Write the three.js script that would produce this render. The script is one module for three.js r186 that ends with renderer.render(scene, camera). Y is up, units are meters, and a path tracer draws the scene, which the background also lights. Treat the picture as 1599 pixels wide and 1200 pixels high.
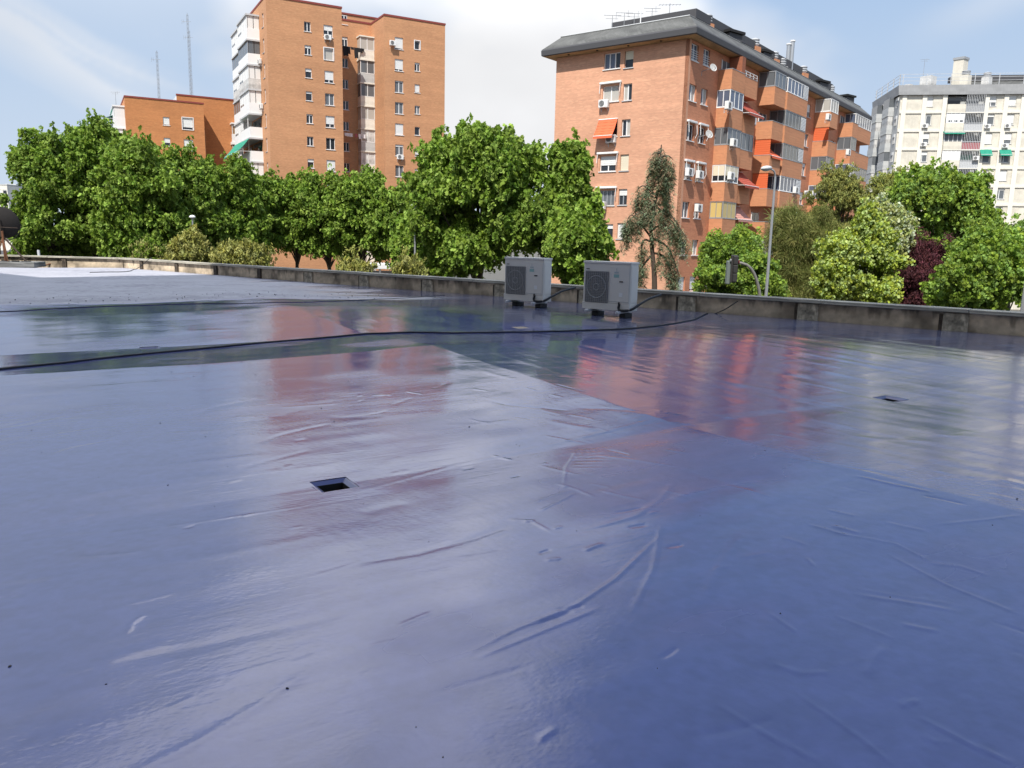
import * as THREE from 'three';
import { mergeGeometries } from 'three/addons/utils/BufferGeometryUtils.js';
import { RoundedBoxGeometry } from 'three/addons/geometries/RoundedBoxGeometry.js';

const V = (x, y, z) => new THREE.Vector3(x, y, z);
const scene = new THREE.Scene();

// ------------------------------------------------------------------ camera, exposure
const PW = 1599, PH = 1200, FOCAL = 1240, EYE = 1.6, GROUND = -7;
const camera = new THREE.PerspectiveCamera(2 * Math.atan(600 / FOCAL) * 180 / Math.PI, 4 / 3, 0.1, 3000);
camera.position.set(0, EYE, 0);
camera.rotation.order = 'YXZ';
camera.rotation.set(-10.2 * Math.PI / 180, 0, 1.27 * Math.PI / 180);
camera.updateMatrixWorld(true);
const renderer = new THREE.WebGLRenderer({ antialias: true });
renderer.toneMapping = THREE.LinearToneMapping;
renderer.toneMappingExposure = 1.35;
renderer.shadowMap.enabled = true;

// ------------------------------------------------------------------ noise
function rng(seed) { let a = seed >>> 0; return () => { a = (a + 0x6D2B79F5) | 0; let t = Math.imul(a ^ (a >>> 15), 1 | a); t = (t + Math.imul(t ^ (t >>> 7), 61 | t)) ^ t; return ((t ^ (t >>> 14)) >>> 0) / 4294967296; }; }
function hash2(i, j) { let h = Math.imul(i, 374761393) + Math.imul(j, 668265263) | 0; h = Math.imul(h ^ (h >>> 13), 1274126177); return ((h ^ (h >>> 16)) >>> 0) / 4294967296; }
const fade = t => t * t * t * (t * (t * 6 - 15) + 10);
function vnoise(x, y, per = 0) {
  let xi = Math.floor(x), yi = Math.floor(y); const xf = fade(x - xi), yf = fade(y - yi);
  let x1 = xi + 1, y1 = yi + 1;
  if (per) { xi = ((xi % per) + per) % per; x1 = ((x1 % per) + per) % per; yi = ((yi % per) + per) % per; y1 = ((y1 % per) + per) % per; }
  const a = hash2(xi, yi), b = hash2(x1, yi), c = hash2(xi, y1), d = hash2(x1, y1);
  return a + (b - a) * xf + (c - a) * yf + (a - b - c + d) * xf * yf;
}
function fbm(x, y, oct = 4, per = 0) { let s = 0, a = 0.5, n = 0; for (let o = 0; o < oct; o++) { s += a * vnoise(x + o * 17, y + o * 31, per); n += a; a *= 0.5; x *= 2; y *= 2; if (per) per *= 2; } return s / n; }
function hash3(i, j, k) { return hash2(i + Math.imul(k, 7919), j + Math.imul(k, 104729)); }
function vnoise3(x, y, z) {
  const xi = Math.floor(x), yi = Math.floor(y), zi = Math.floor(z), u = fade(x - xi), v = fade(y - yi), w = fade(z - zi);
  const L = (a, b, t) => a + (b - a) * t, h = (a, b, c) => hash3(xi + a, yi + b, zi + c);
  return L(L(L(h(0, 0, 0), h(1, 0, 0), u), L(h(0, 1, 0), h(1, 1, 0), u), v), L(L(h(0, 0, 1), h(1, 0, 1), u), L(h(0, 1, 1), h(1, 1, 1), u), v), w);
}
function fbm3(x, y, z, oct = 5) { let s = 0, a = 0.5, n = 0; for (let o = 0; o < oct; o++) { s += a * vnoise3(x, y, z); n += a; a *= 0.5; x = x * 2.03 + 5.1; y = y * 2.03 + 1.7; z = z * 2.03 + 9.2; } return s / n; }
const clamp = (x, a = 0, b = 1) => Math.min(b, Math.max(a, x));
const sstep = (a, b, x) => { const t = clamp((x - a) / (b - a)); return t * t * (3 - 2 * t); };
const mix = (a, b, t) => a + (b - a) * t;

// ------------------------------------------------------------------ sky: pale spring blue with a broad white cloud ahead
{
  const w = 1536, h = 768, data = new Float32Array(w * h * 4);
  for (let j = 0; j < h; j++) {
    const el = ((j + 0.5) / h - 0.5) * Math.PI;
    for (let i = 0; i < w; i++) {
      const th = ((i + 0.5) / w - 0.5) * 2 * Math.PI;
      const dx = Math.cos(el) * Math.cos(th), dz = Math.cos(el) * Math.sin(th), dy = Math.sin(el);
      const e = Math.max(el, 0) * 180 / Math.PI, az = Math.atan2(dx, -dz) * 180 / Math.PI;
      const t = Math.pow(clamp(e / 90), 0.55);
      let c = e < 20 ? [mix(0.48, 0.27, e / 20), mix(0.55, 0.40, e / 20), mix(0.64, 0.60, e / 20)] : [mix(0.25, 0.09, sstep(22, 66, e)), mix(0.385, 0.19, sstep(22, 66, e)), mix(0.585, 0.46, sstep(22, 66, e))];
      if (el < 0) c = [0.30, 0.30, 0.29];
      else {
        // cumulus bank: position on a flat layer, so that it shrinks towards the horizon
        const n = fbm3(dx * 3.1 + 2, dy * 5.5, dz * 3.1 + 7, 5), n2 = fbm3(dx * 7 + 4, dy * 11 + 2, dz * 7, 4);
        const lo = mix(-17.5, -64, sstep(23, 38, e)), hi = mix(10, 2, sstep(10, 38, e));
        const wob = (n - 0.5) * 34 + (n2 - 0.5) * 10;
        let bank = sstep(lo - 7, lo + 5, az + wob) * (1 - sstep(hi - 6, hi + 7, az + wob)) * sstep(1, 7, e + (n2 - 0.5) * 8);
        bank *= mix(0.72, 1, sstep(0.36, 0.6, n2 + 0.1)) ;
        // long thin wisps on the left
        const wl = e - (12.2 - (az + 32) * 0.42) + (n2 - 0.5) * 1.6;
        const al = az + wl * 0.6, str = fbm(al * 0.06 + 3, wl * 1.15 + 9, 4);
        const wisp = Math.exp(-wl * wl / 5.5) * sstep(-64, -42, az) * (1 - sstep(-26, -18, az)) * (0.35 + 0.6 * sstep(0.38, 0.62, str)) * 0.66;
        const w2 = Math.exp(-Math.pow(e - 14.5 - (az - 31) * 0.35 + (n - .5) * 5, 2) / 1.4) * sstep(23, 29, az) * (1 - sstep(40, 60, az)) * 0.28;
        const fair = sstep(0.56, 0.72, fbm3(dx * 2.3 + 11, dy * 4, dz * 2.3 + 3, 5)) * sstep(40, 70, Math.abs(az)) * 0.8;
        const veil = mix(0.45, 1, sstep(0.40, 0.66, fbm3(dx * 2.2 + 31, dy * 3, dz * 2.2 + 13, 4))) * sstep(9, 15, e) * (1 - sstep(24, 34, e)) * sstep(-85, -60, az) * (1 - sstep(-20, 0, az)) * 0.6;
        const k = clamp(Math.max(bank, wisp, w2, fair, veil));
        const tone = mix(0.58, 0.72, n2) * mix(1, 2.7, sstep(12, 25, e));
        c = [mix(c[0], tone * 0.985, k), mix(c[1], tone * 0.99, k), mix(c[2], tone * 1.01, k)];
      }
      const o = (j * w + i) * 4; data[o] = c[0]; data[o + 1] = c[1]; data[o + 2] = c[2]; data[o + 3] = 1;
    }
  }
  const sky = new THREE.DataTexture(data, w, h, THREE.RGBAFormat, THREE.FloatType);
  sky.mapping = THREE.EquirectangularReflectionMapping; sky.magFilter = THREE.LinearFilter; sky.minFilter = THREE.LinearFilter;
  sky.wrapS = THREE.RepeatWrapping; sky.needsUpdate = true;
  scene.background = sky; scene.environment = sky;
}
// ------------------------------------------------------------------ sun: high, behind the camera's left shoulder
const SUN_TRAVEL = V(0.33, -1.4, -1.0).normalize();
const sun = new THREE.DirectionalLight(new THREE.Color(1.0, 0.955, 0.88), 4.7);
sun.position.copy(SUN_TRAVEL).multiplyScalar(-160).add(V(0, 0, -60)); sun.target.position.set(0, 0, -60);
sun.castShadow = true; sun.shadow.mapSize.set(4096, 4096);
Object.assign(sun.shadow.camera, { left: -110, right: 110, top: 110, bottom: -110, near: 1, far: 420 });
sun.shadow.radius = 1;
scene.add(sun, sun.target);

// ------------------------------------------------------------------ pixels of the photograph to places
function ray(px, py) { return V((px - 799.5) / FOCAL, -(py - 600) / FOCAL, -1).applyQuaternion(camera.quaternion); }
function at(px, py, depth) { const d = ray(px, py); return camera.position.clone().addScaledVector(d, depth / -d.z); }
function floorHit(px, py) { let h = 0, p; for (let i = 0; i < 6; i++) { const d = ray(px, py); p = camera.position.clone().addScaledVector(d, (h - EYE) / d.y); h = roofHeight(p.x, p.z); } p.y = h; return p; }

// ------------------------------------------------------------------ names and tags
const used = {};
function numbered(n) { const k = used[n] || 0; used[n] = k + 1; return k ? `${n}_${String(k).padStart(3, '0')}` : n; }
function tag(o, label, category, group, kind) { o.userData = { ...o.userData }; if (label) o.userData.label = label; if (category) o.userData.category = category; if (group) o.userData.group = group; else delete o.userData.group; if (kind) o.userData.kind = kind; return o; }
function thing(name, label, category, pos = V(0, 0, 0), turn = 0, group) { const g = new THREE.Group(); g.name = numbered(name); g.position.copy(pos); g.rotation.y = turn; scene.add(g); return tag(g, label, category, group); }
function mesh(name, geo, mat, parent, pos) { const m = new THREE.Mesh(geo, mat); m.name = parent === scene ? numbered(name) : name; m.castShadow = m.receiveShadow = true; if (pos) m.position.copy(pos); parent.add(m); return m; }
function copy(o, label, group) { const c = o.clone(); c.name = numbered(o.name.replace(/_\d+$/, '')); scene.add(c); tag(c, label, o.userData.category, group || o.userData.group); return c; }
const box = (w, h, d, x = 0, y = 0, z = 0) => new THREE.BoxGeometry(w, h, d).translate(x, y, z);
const rbox = (w, h, d, r, x = 0, y = 0, z = 0) => new RoundedBoxGeometry(w, h, d, 2, r).translate(x, y, z);
const span = (x0, x1, y0, y1, z0, z1) => box(x1 - x0, y1 - y0, z1 - z0, (x0 + x1) / 2, (y0 + y1) / 2, (z0 + z1) / 2);
const cyl = (r0, r1, h, x = 0, y = 0, z = 0, n = 12) => new THREE.CylinderGeometry(r1, r0, h, n).translate(x, y + h / 2, z);
function rod(a, b, r, r2 = r, n = 6) { const d = b.clone().sub(a), g = new THREE.CylinderGeometry(r2, r, d.length(), n); g.applyQuaternion(new THREE.Quaternion().setFromUnitVectors(V(0, 1, 0), d.clone().normalize())); const m = a.clone().add(b).multiplyScalar(0.5); return g.translate(m.x, m.y, m.z); }
function merge(list) { return mergeGeometries(list.map(g => { const q = g.index ? g.toNonIndexed() : g; for (const k of Object.keys(q.attributes)) if (!['position', 'normal', 'uv'].includes(k)) q.deleteAttribute(k); return q; })); }

// ------------------------------------------------------------------ materials
const std = (r, g, b, roughness = 0.8, extra = {}) => new THREE.MeshStandardMaterial({ color: new THREE.Color().setRGB(r, g, b), roughness, ...extra });
function dataTex(w, h, fn, srgb = false, wrap = true) {
  const d = new Uint8Array(w * h * 4);
  for (let j = 0; j < h; j++) for (let i = 0; i < w; i++) { const c = fn(i, j), o = (j * w + i) * 4; for (let k = 0; k < 3; k++) d[o + k] = clamp(c[k]) * 255; d[o + 3] = 255; }
  const t = new THREE.DataTexture(d, w, h); t.magFilter = THREE.LinearFilter; t.minFilter = THREE.LinearMipmapLinearFilter;
  if (wrap) t.wrapS = t.wrapT = THREE.RepeatWrapping; if (srgb) t.colorSpace = THREE.SRGBColorSpace; t.needsUpdate = true; return t;
}
function floatTex(w, h, fn, wrap = true) {
  const d = new Float32Array(w * h * 4);
  for (let j = 0; j < h; j++) for (let i = 0; i < w; i++) { const c = fn(i, j), o = (j * w + i) * 4; d[o] = d[o + 1] = d[o + 2] = c; d[o + 3] = 1; }
  const t = new THREE.DataTexture(d, w, h, THREE.RGBAFormat, THREE.FloatType); t.magFilter = THREE.LinearFilter; t.minFilter = THREE.LinearFilter;
  if (wrap) t.wrapS = t.wrapT = THREE.RepeatWrapping; t.needsUpdate = true; return t;
}
// brick: 12 m tile, courses 7.5 cm, tone varies brick by brick and in broad uneven batches
function brickTex(seed) {
  const S = 2048, M = 12, courses = 160, per = 48;
  return dataTex(S, S, (i, j) => {
    const x = i / S * M, y = j / S * M, row = Math.floor(y / M * courses), fy = y / M * courses - row;
    const xx = x / M * per + (row & 1) * 0.5, col = Math.floor(xx) % per, fx = xx - Math.floor(xx);
    const mortar = fy < 0.14 || fx < 0.045 ? 1 : 0, tone = hash2(col + seed * 131, row * 3 + seed);
    const batch = fbm(x * 0.5, y * 2.0 + seed, 3, 6) - 0.5, patch = fbm(x / 2, y / 2 + seed * 9, 3, 6) - 0.5, line = hash2(row, seed + 77) - 0.5;
    const k = 0.86 + 0.06 * (tone - 0.5) + batch * 0.07 + patch * 0.06 + line * 0.03;
    const m = mortar ? 0.03 : 0;
    return [k + m, k + m * 1.3 + (tone > 0.92 ? 0.02 : 0), k + m * 1.6 + (tone > 0.92 ? 0.02 : 0)];
  }, true);
}
const brickA = brickTex(1); brickA.repeat.set(1 / 12, 1 / 12);
const plasterTex = dataTex(512, 512, (i, j) => { const n = fbm(i / 64, j / 64, 4, 8), f = fbm(i / 8, j / 8, 2, 64), s = fbm(i / 22, j / 256, 3, 24); const k = 0.80 + (n - 0.5) * 0.3 + (f - 0.5) * 0.12 + (s - 0.5) * 0.18; return [k, k, k]; }, true);
plasterTex.repeat.set(1 / 5, 1 / 5);
const renderTex = dataTex(512, 512, (i, j) => { const n = fbm(i / 64, j / 64, 4, 8), f = fbm(i / 8, j / 8, 2, 64), s = fbm(i / 22, j / 256, 3, 24); const k = 0.90 + (n - 0.5) * 0.12 + (f - 0.5) * 0.05 + (s - 0.5) * 0.07; return [k, k, k]; }, true);
renderTex.repeat.set(1 / 5, 1 / 5);
const brick = (r, g, b) => std(r, g, b, 0.9, { map: brickA });
const M = {
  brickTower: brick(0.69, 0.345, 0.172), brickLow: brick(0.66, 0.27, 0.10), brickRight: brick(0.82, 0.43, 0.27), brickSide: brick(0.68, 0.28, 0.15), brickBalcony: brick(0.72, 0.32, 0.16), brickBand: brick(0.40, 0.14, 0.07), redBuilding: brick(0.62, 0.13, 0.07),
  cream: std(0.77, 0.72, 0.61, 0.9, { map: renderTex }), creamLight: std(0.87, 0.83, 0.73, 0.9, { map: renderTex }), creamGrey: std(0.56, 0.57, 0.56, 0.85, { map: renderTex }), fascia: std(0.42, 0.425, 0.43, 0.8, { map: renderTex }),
  white: std(0.74, 0.74, 0.73, 0.55), whiteDirty: std(0.80, 0.79, 0.76, 0.7, { map: plasterTex }), shutter: std(0.70, 0.70, 0.68, 0.6), shutterCream: std(0.66, 0.60, 0.46, 0.6),
  frameGrey: std(0.36, 0.37, 0.38, 0.45, { metalness: 0.4 }), frameDark: std(0.03, 0.028, 0.027, 0.5), lightGrey: std(0.48, 0.49, 0.50, 0.6), midGrey: std(0.30, 0.31, 0.32, 0.6),
  glass: std(0.022, 0.026, 0.032, 0.06), glassGrey: std(0.12, 0.13, 0.14, 0.12), curtain: std(0.42, 0.40, 0.36, 0.3), curtainYellow: std(0.55, 0.42, 0.16, 0.35), glassBlue: std(0.10, 0.12, 0.17, 0.08), curtainWarm: std(0.30, 0.20, 0.12, 0.3),
  dark: std(0.012, 0.012, 0.013, 0.9), coping: std(0.22, 0.045, 0.035, 0.8), roofGrey: std(0.155, 0.157, 0.15, 0.85, { map: plasterTex }), roofDark: std(0.06, 0.06, 0.065, 0.8), soffit: std(0.60, 0.40, 0.20, 0.85, { map: plasterTex }),
  awningOrange: std(0.72, 0.14, 0.055, 0.85), awningRed: std(0.38, 0.075, 0.045, 0.85), awningGreen: std(0.02, 0.26, 0.17, 0.85), awningPale: std(0.5, 0.25, 0.2, 0.85), blindOrange: std(0.62, 0.125, 0.04, 0.8),
  acWhite: std(0.72, 0.72, 0.70, 0.5), acGrille: std(0.2, 0.2, 0.2, 0.6), steel: std(0.42, 0.43, 0.44, 0.4, { metalness: 0.6 }), steelDull: std(0.30, 0.31, 0.32, 0.55, { metalness: 0.4 }), rust: std(0.24, 0.10, 0.045, 0.9, { map: plasterTex }), rubber: std(0.012, 0.012, 0.013, 0.6), dishDark: std(0.016, 0.013, 0.012, 0.85, { map: plasterTex }),
  bark: std(0.16, 0.125, 0.09, 0.95, { map: plasterTex }), barkDark: std(0.07, 0.05, 0.037, 0.95), ground: std(0.16, 0.15, 0.13, 0.95, { map: plasterTex }), asphalt: std(0.055, 0.055, 0.058, 0.9), pave: std(0.3, 0.29, 0.27, 0.9, { map: plasterTex }), clothBlack: std(0.012, 0.012, 0.014, 0.9), clothWhite: std(0.75, 0.74, 0.76, 0.9), clothPink: std(0.35, 0.10, 0.11, 0.9),
};
// ------------------------------------------------------------------ the roof deck: sheets falling to drains, wet blue paint
const AC_ = 0.7915, AS_ = 0.6112;                       // roof axes: u runs left along the far parapet, r runs straight out towards it
const UR = (u, r, y = 0) => V(-AC_ * u + AS_ * r, y, -(AS_ * u + AC_ * r));
const toUR = (x, z) => [-AC_ * x - AS_ * z, AS_ * x - AC_ * z];
const E1 = [0.841, 0.541], E2 = [-0.541, 0.841], DR0 = [-1.15, 5.0], PER = 6.25;
const toPQ = (x, z) => { const a = x - DR0[0], b = -z - DR0[1]; return [a * E1[0] + b * E1[1], a * E2[0] + b * E2[1]]; };
const fromPQ = (p, q) => [DR0[0] + p * E1[0] + q * E2[0], -(DR0[1] + p * E1[1] + q * E2[1])];
const K1 = 0.042, K1B = 0.019, RIDGE = 3.12, FALL = [[-30, 0.30], [-9, 0.22], [-5.5, 0.13], [0, 0], [4.75, 0.125], [7.2, 0.012], [11, 0.155], [13.5, 0.16], [17, 0.10], [60, 0.10]];
function fallQ(q) { for (let i = 1; i < FALL.length; i++) if (q < FALL[i][0]) { const a = FALL[i - 1], b = FALL[i]; return a[1] + (b[1] - a[1]) * (q - a[0]) / (b[0] - a[0]); } return 0.1; }
const softQ = q => { let s = 0; for (let k = -3; k <= 3; k++) s += fallQ(q + k * 0.28); return s / 7; };
function fallP(p) { if (p < RIDGE) return K1 * Math.max(0, p) ** 2 / (2 * RIDGE); const top = K1 * RIDGE / 2, s = p - RIDGE; return top - K1B * (s < 2.4 ? s : s < 5 ? s - 1.25 * (s - 2.4) ** 2 / 5.2 : 3.375 - 0.25 * (Math.min(s, 12) - 5)); }
function wavy(p, q) {
  // sheets right of the first ridge were rolled out across, the others along
  const f = sstep(2.6, 3.6, p), al = fbm(p * 0.45 + 3, q * 2.1, 3) - 0.5, ac = fbm(p * 2.3 + 9, q * 0.4 + 4, 3) - 0.5;
  const fine = fbm(p * 1.5 + q * 0.6 + 40, q * 5.2 - p * 1.3, 2) - 0.5, round = fbm(p * 1.1 + 70, q * 1.1, 2) - 0.5;
  const mid = fbm(p * 2.7 + 13, q * 2.9 + 21, 2) - 0.5;
  return mix(al, ac, f * 0.45 + 0.15) * 0.0062 + fine * 0.0011 + round * 0.0085 + mid * 0.0022 + (fbm(p * 5.5 + 3, q * 0.8 + 8, 2) - 0.5) * 0.0046 * f;
}
let WRINKLES = [];
function wrinkle(p, q) {
  let h = 0;
  for (const w of WRINKLES) {
    if (p < w.b[0] || p > w.b[1] || q < w.b[2] || q > w.b[3]) continue;
    let best = 9, along = 0;
    for (let i = 1; i < w.pts.length; i++) { const [ax, ay] = w.pts[i - 1], [bx, by] = w.pts[i], dx = bx - ax, dy = by - ay, l2 = dx * dx + dy * dy, t = clamp(((p - ax) * dx + (q - ay) * dy) / l2), s = Math.hypot(p - ax - dx * t, q - ay - dy * t); if (s < best) { best = s; along = (i - 1 + t) / (w.pts.length - 1); } }
    const end = Math.min(1, 6 * along + 0.05, 6 * (1 - along) + 0.05);
    h += 2.3 * w.h * end * Math.exp(-best * best / (w.w * w.w));
  }
  return h;
}
function roofHeight(x, z) {
  const [p, q] = toPQ(x, z), r = toUR(x, z)[1];
  const flat = sstep(11, 15.5, r), b = sstep(RIDGE, RIDGE + 5, p);
  return mix(fallP(p) + mix(fallQ(q), softQ(q) * (q < 0 ? 0.9 : 1), b), 0.08, flat) + wavy(p, q) + (WRINKLES.length ? wrinkle(p, q) : 0);
}
// folds and lap edges of the membrane, read off the photograph
const foldPx = [
  [[728, 1022], [800, 985], [900, 945], [960, 905], [1030, 838], 0.00120, 0.0110], [[740, 1030], [850, 985], [940, 948], 0.00125, 0.0100],
  [[985, 960], [1020, 890], [1032, 820], 0.00060, 0.0150], [[795, 812], [830, 814], [862, 832], 0.00150, 0.0100], [[880, 760], [884, 730], [905, 700], 0.00100, 0.0100],
  [[1260, 872], [1272, 885], 0.00150, 0.0080], [[1385, 865], [1480, 915], [1598, 962], 0.00100, 0.0090], [[1448, 880], [1500, 885], [1545, 900], 0.00100, 0.0100],
  [[1110, 1095], [1200, 1150], [1290, 1195], 0.00110, 0.0080], [[1195, 955], [1230, 978], [1245, 988], 0.00125, 0.0080], [[1240, 1080], [1340, 1150], [1400, 1199], 0.00100, 0.0080],
  [[1430, 1118], [1520, 1165], [1598, 1199], 0.00150, 0.0080], [[1200, 1035], [1250, 1052], [1305, 1050], 0.00100, 0.0150], [[1440, 1150], [1465, 1160], [1485, 1158], 0.00100, 0.0080],
  [[1460, 820], [1540, 812], [1598, 805], 0.00090, 0.0100], [[1300, 960], [1400, 1000], 0.00075, 0.0100], [[200, 990], [205, 975], [225, 960], 0.00150, 0.0100],
  [[1290, 830], [1400, 850], [1460, 880], 0.00075, 0.0100], [[840, 800], [900, 770], 0.00125, 0.0100], [[0, 845], [160, 834], [300, 818], [480, 790], 0.00090, 0.0150], [[550, 770], [700, 730], [880, 690], [1050, 650], 0.00090, 0.0150],
];
for (let k = 0; k < 7; k++) foldPx.push([[890, 704 + k * 4.6], [940 + (k * 37 % 30), 702 + k * 4.8], 0.0007, 0.008]);
{
  const list = foldPx.map(f => { const pts = f.filter(Array.isArray).map(([a, b]) => { const P = floorHit(a, b); return toPQ(P.x, P.z); }); const [h, w] = f.filter(v => !Array.isArray(v)); const m = 0.25; return { pts, h, w, b: [Math.min(...pts.map(v => v[0])) - m, Math.max(...pts.map(v => v[0])) + m, Math.min(...pts.map(v => v[1])) - m, Math.max(...pts.map(v => v[1])) + m] }; });
  const rnd = rng(91); // short creases: along the sheets on the left, across them on the right
  for (let k = 0; k < 170; k++) {
    const p = -2.4 + rnd() * 6.2, q = -5 + rnd() * 7.5, right = p > 1.1 + 0.5 * rnd(), a = right ? -1.25 + (rnd() - 0.5) * 0.5 : (rnd() - 0.5) * 0.7, l = (right ? 0.14 : 0.07) + rnd() * rnd() * (right ? 0.8 : 0.35), c = Math.cos(a), s = Math.sin(a), bow = (rnd() - 0.5) * 0.10 * l, w = 0.009 + rnd() * 0.009, m = 0.1;
    const pts = [[p, q], [p + c * l / 2 - s * bow, q + s * l / 2 + c * bow], [p + c * l, q + s * l]]; list.push({ pts, h: (rnd() < 0.3 ? -1 : 1) * (0.0004 + rnd() * 0.0012), w, b: [Math.min(...pts.map(v => v[0])) - m, Math.max(...pts.map(v => v[0])) + m, Math.min(...pts.map(v => v[1])) - m, Math.max(...pts.map(v => v[1])) + m] });
  }
  for (let k = 0; k < 80; k++) { // broad shallow folds of the sheet
    const p = -2.6 + rnd() * 8, q = -5 + rnd() * 9, a = (p > 2 ? -1.1 : 0.15) + (rnd() - 0.5) * 1.1, l = 0.25 + rnd() * 0.9, c = Math.cos(a), s = Math.sin(a), bow = (rnd() - 0.5) * 0.22 * l, m = 0.2;
    const pts = [[p, q], [p + c * l * 0.33 - s * bow, q + s * l * 0.33 + c * bow], [p + c * l * 0.66 - s * bow * 0.8, q + s * l * 0.66 + c * bow * 0.8], [p + c * l, q + s * l]]; list.push({ pts, h: (rnd() < 0.35 ? -1 : 1) * (0.0004 + rnd() * 0.0007), w: 0.022 + rnd() * 0.04, b: [Math.min(...pts.map(v => v[0])) - m, Math.max(...pts.map(v => v[0])) + m, Math.min(...pts.map(v => v[1])) - m, Math.max(...pts.map(v => v[1])) + m] });
  }
  WRINKLES = list;
}
const NEAR = { p0: -4.6, p1: 14.4, q0: -5.6, q1: 9.4 }, FARB = { p0: -26, p1: 40, q0: -12, q1: 34 };
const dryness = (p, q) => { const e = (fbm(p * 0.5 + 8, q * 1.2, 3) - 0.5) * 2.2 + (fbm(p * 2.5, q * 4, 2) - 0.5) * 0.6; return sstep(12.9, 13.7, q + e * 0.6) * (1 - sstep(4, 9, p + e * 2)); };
function deckColor(p, q) {
  const f = sstep(2.6, 3.6, p);
  const st = mix(fbm(p * 0.9, q * 7 + 3, 4), fbm(p * 6.5 + 5, q * 1.0, 4), f * 0.6), patch = fbm(p * 0.55 + 21, q * 0.55 + 9, 4), fine = fbm(p * 22, q * 22, 2);
  let c = [0.076, 0.094, 0.25];
  const grain = (st - 0.5) * 0.16 + (fine - 0.5) * 0.22 + (fbm(p * 7, q * 7, 2) - 0.5) * 0.12, k = 1 + grain;
  c = [c[0] * k * 1.08, c[1] * k * 1.05, c[2] * k];
  const [fx, fz] = fromPQ(p, q), edge = sstep(12.1, 12.5, AS_ * fx - AC_ * fz + (patch - 0.5) * 3 + (fbm(p * 3, q * 3, 2) - 0.5) * 0.8); // colour turns greyer in a ragged-edged strip along the parapet
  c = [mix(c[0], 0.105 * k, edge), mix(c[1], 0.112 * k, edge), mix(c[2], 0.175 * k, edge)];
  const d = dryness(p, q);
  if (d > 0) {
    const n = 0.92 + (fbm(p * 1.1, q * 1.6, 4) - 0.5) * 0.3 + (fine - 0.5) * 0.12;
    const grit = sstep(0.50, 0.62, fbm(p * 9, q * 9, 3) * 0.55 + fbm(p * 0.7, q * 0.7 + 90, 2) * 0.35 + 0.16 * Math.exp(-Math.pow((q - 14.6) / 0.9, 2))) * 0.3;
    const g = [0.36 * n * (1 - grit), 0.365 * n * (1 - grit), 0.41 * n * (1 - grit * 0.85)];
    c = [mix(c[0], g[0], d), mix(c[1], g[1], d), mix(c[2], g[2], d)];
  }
  return c;
}
function deckRough(p, q) {
  const patch = fbm(p * 0.7 + 55, q * 0.9 + 12, 4), st = fbm(p * 1.2 + 2, q * 9 + 7, 3);
  const wet = 0.10 + 0.17 * sstep(0.45, 0.72, patch) * (1 - 0.6 * sstep(2.6, 3.6, p)) + (st - 0.5) * 0.12 + 0.05 * sstep(3, -1, q);
  return mix(clamp(wet, 0.07, 0.6), 0.72, dryness(p, q));
}
function deckMaterial(B, w, h, bumpRes) {
  const at_ = (i, j) => [B.p0 + (i + 0.5) / w * (B.p1 - B.p0), B.q0 + (j + 0.5) / h * (B.q1 - B.q0)];
  const enc = v => { v = clamp(v); return v < 0.0031308 ? v * 12.92 : 1.055 * Math.pow(v, 1 / 2.4) - 0.055; };
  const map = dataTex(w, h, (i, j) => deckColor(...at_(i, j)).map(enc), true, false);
  const rm = dataTex(w >> 1, h >> 1, (i, j) => { const v = deckRough(...at_(i * 2, j * 2)); return [1, v, 0]; }, false, false);
  const m = new THREE.MeshPhysicalMaterial({ map, roughnessMap: rm, roughness: 1, metalness: 0, ior: 1.6 });
  if (bumpRes) {
    // roller stipple and brush hairs, in metres
    const S = 1024, T = 2.0;
    const stip = floatTex(S, S, (i, j) => { const x = i / S, y = j / S; return 0.5 + (fbm(x * 90, y * 130, 2, 0 || 90) - 0.5) * 0.22 + (mix(fbm(x * 8, y * 64, 3, 8), fbm(x * 48, y * 12, 3, 12), sstep(0.42, 0.58, fbm(x * 4, y * 4, 2, 4))) - 0.5) * 0.36; });
    stip.repeat.set((B.p1 - B.p0) / T, (B.q1 - B.q0) / T);
    m.bumpMap = stip; m.bumpScale = bumpRes;
  }
  return m;
}
function steps(a, b, s) { const o = []; const n = Math.max(1, Math.round((b - a) / s)); for (let i = 0; i < n; i++) o.push(a + (b - a) * i / n); return o; }
const HOLE = 0.125, DRAINS = [[0, 0], [PER, 0.05], [-0.05, 7.2], [PER, 7.35]];
function deckMesh(name, ps, qs, keep, B, mat) {
  const np = ps.length, nq = qs.length, pos = new Float32Array(np * nq * 3), uv = new Float32Array(np * nq * 2), idx = [];
  for (let j = 0; j < nq; j++) for (let i = 0; i < np; i++) {
    const [x, z] = fromPQ(ps[i], qs[j]), k = j * np + i;
    pos[k * 3] = x; pos[k * 3 + 1] = roofHeight(x, z); pos[k * 3 + 2] = z;
    uv[k * 2] = (ps[i] - B.p0) / (B.p1 - B.p0); uv[k * 2 + 1] = (qs[j] - B.q0) / (B.q1 - B.q0);
  }
  for (let j = 0; j < nq - 1; j++) for (let i = 0; i < np - 1; i++) {
    const p = (ps[i] + ps[i + 1]) / 2, q = (qs[j] + qs[j + 1]) / 2; if (!keep(p, q)) continue;
    const a = j * np + i, b = a + 1, c = a + np, d = c + 1; idx.push(a, b, d, a, d, c);
  }
  const g = new THREE.BufferGeometry(); g.setAttribute('position', new THREE.BufferAttribute(pos, 3)); g.setAttribute('uv', new THREE.BufferAttribute(uv, 2)); g.setIndex(idx); g.computeVertexNormals();
  return tag(mesh(name, g, mat, scene), null, null, null, 'structure');
}
const isHole = (p, q) => DRAINS.some(([a, b]) => Math.abs(p - a) < HOLE && Math.abs(q - b) < HOLE);
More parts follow.
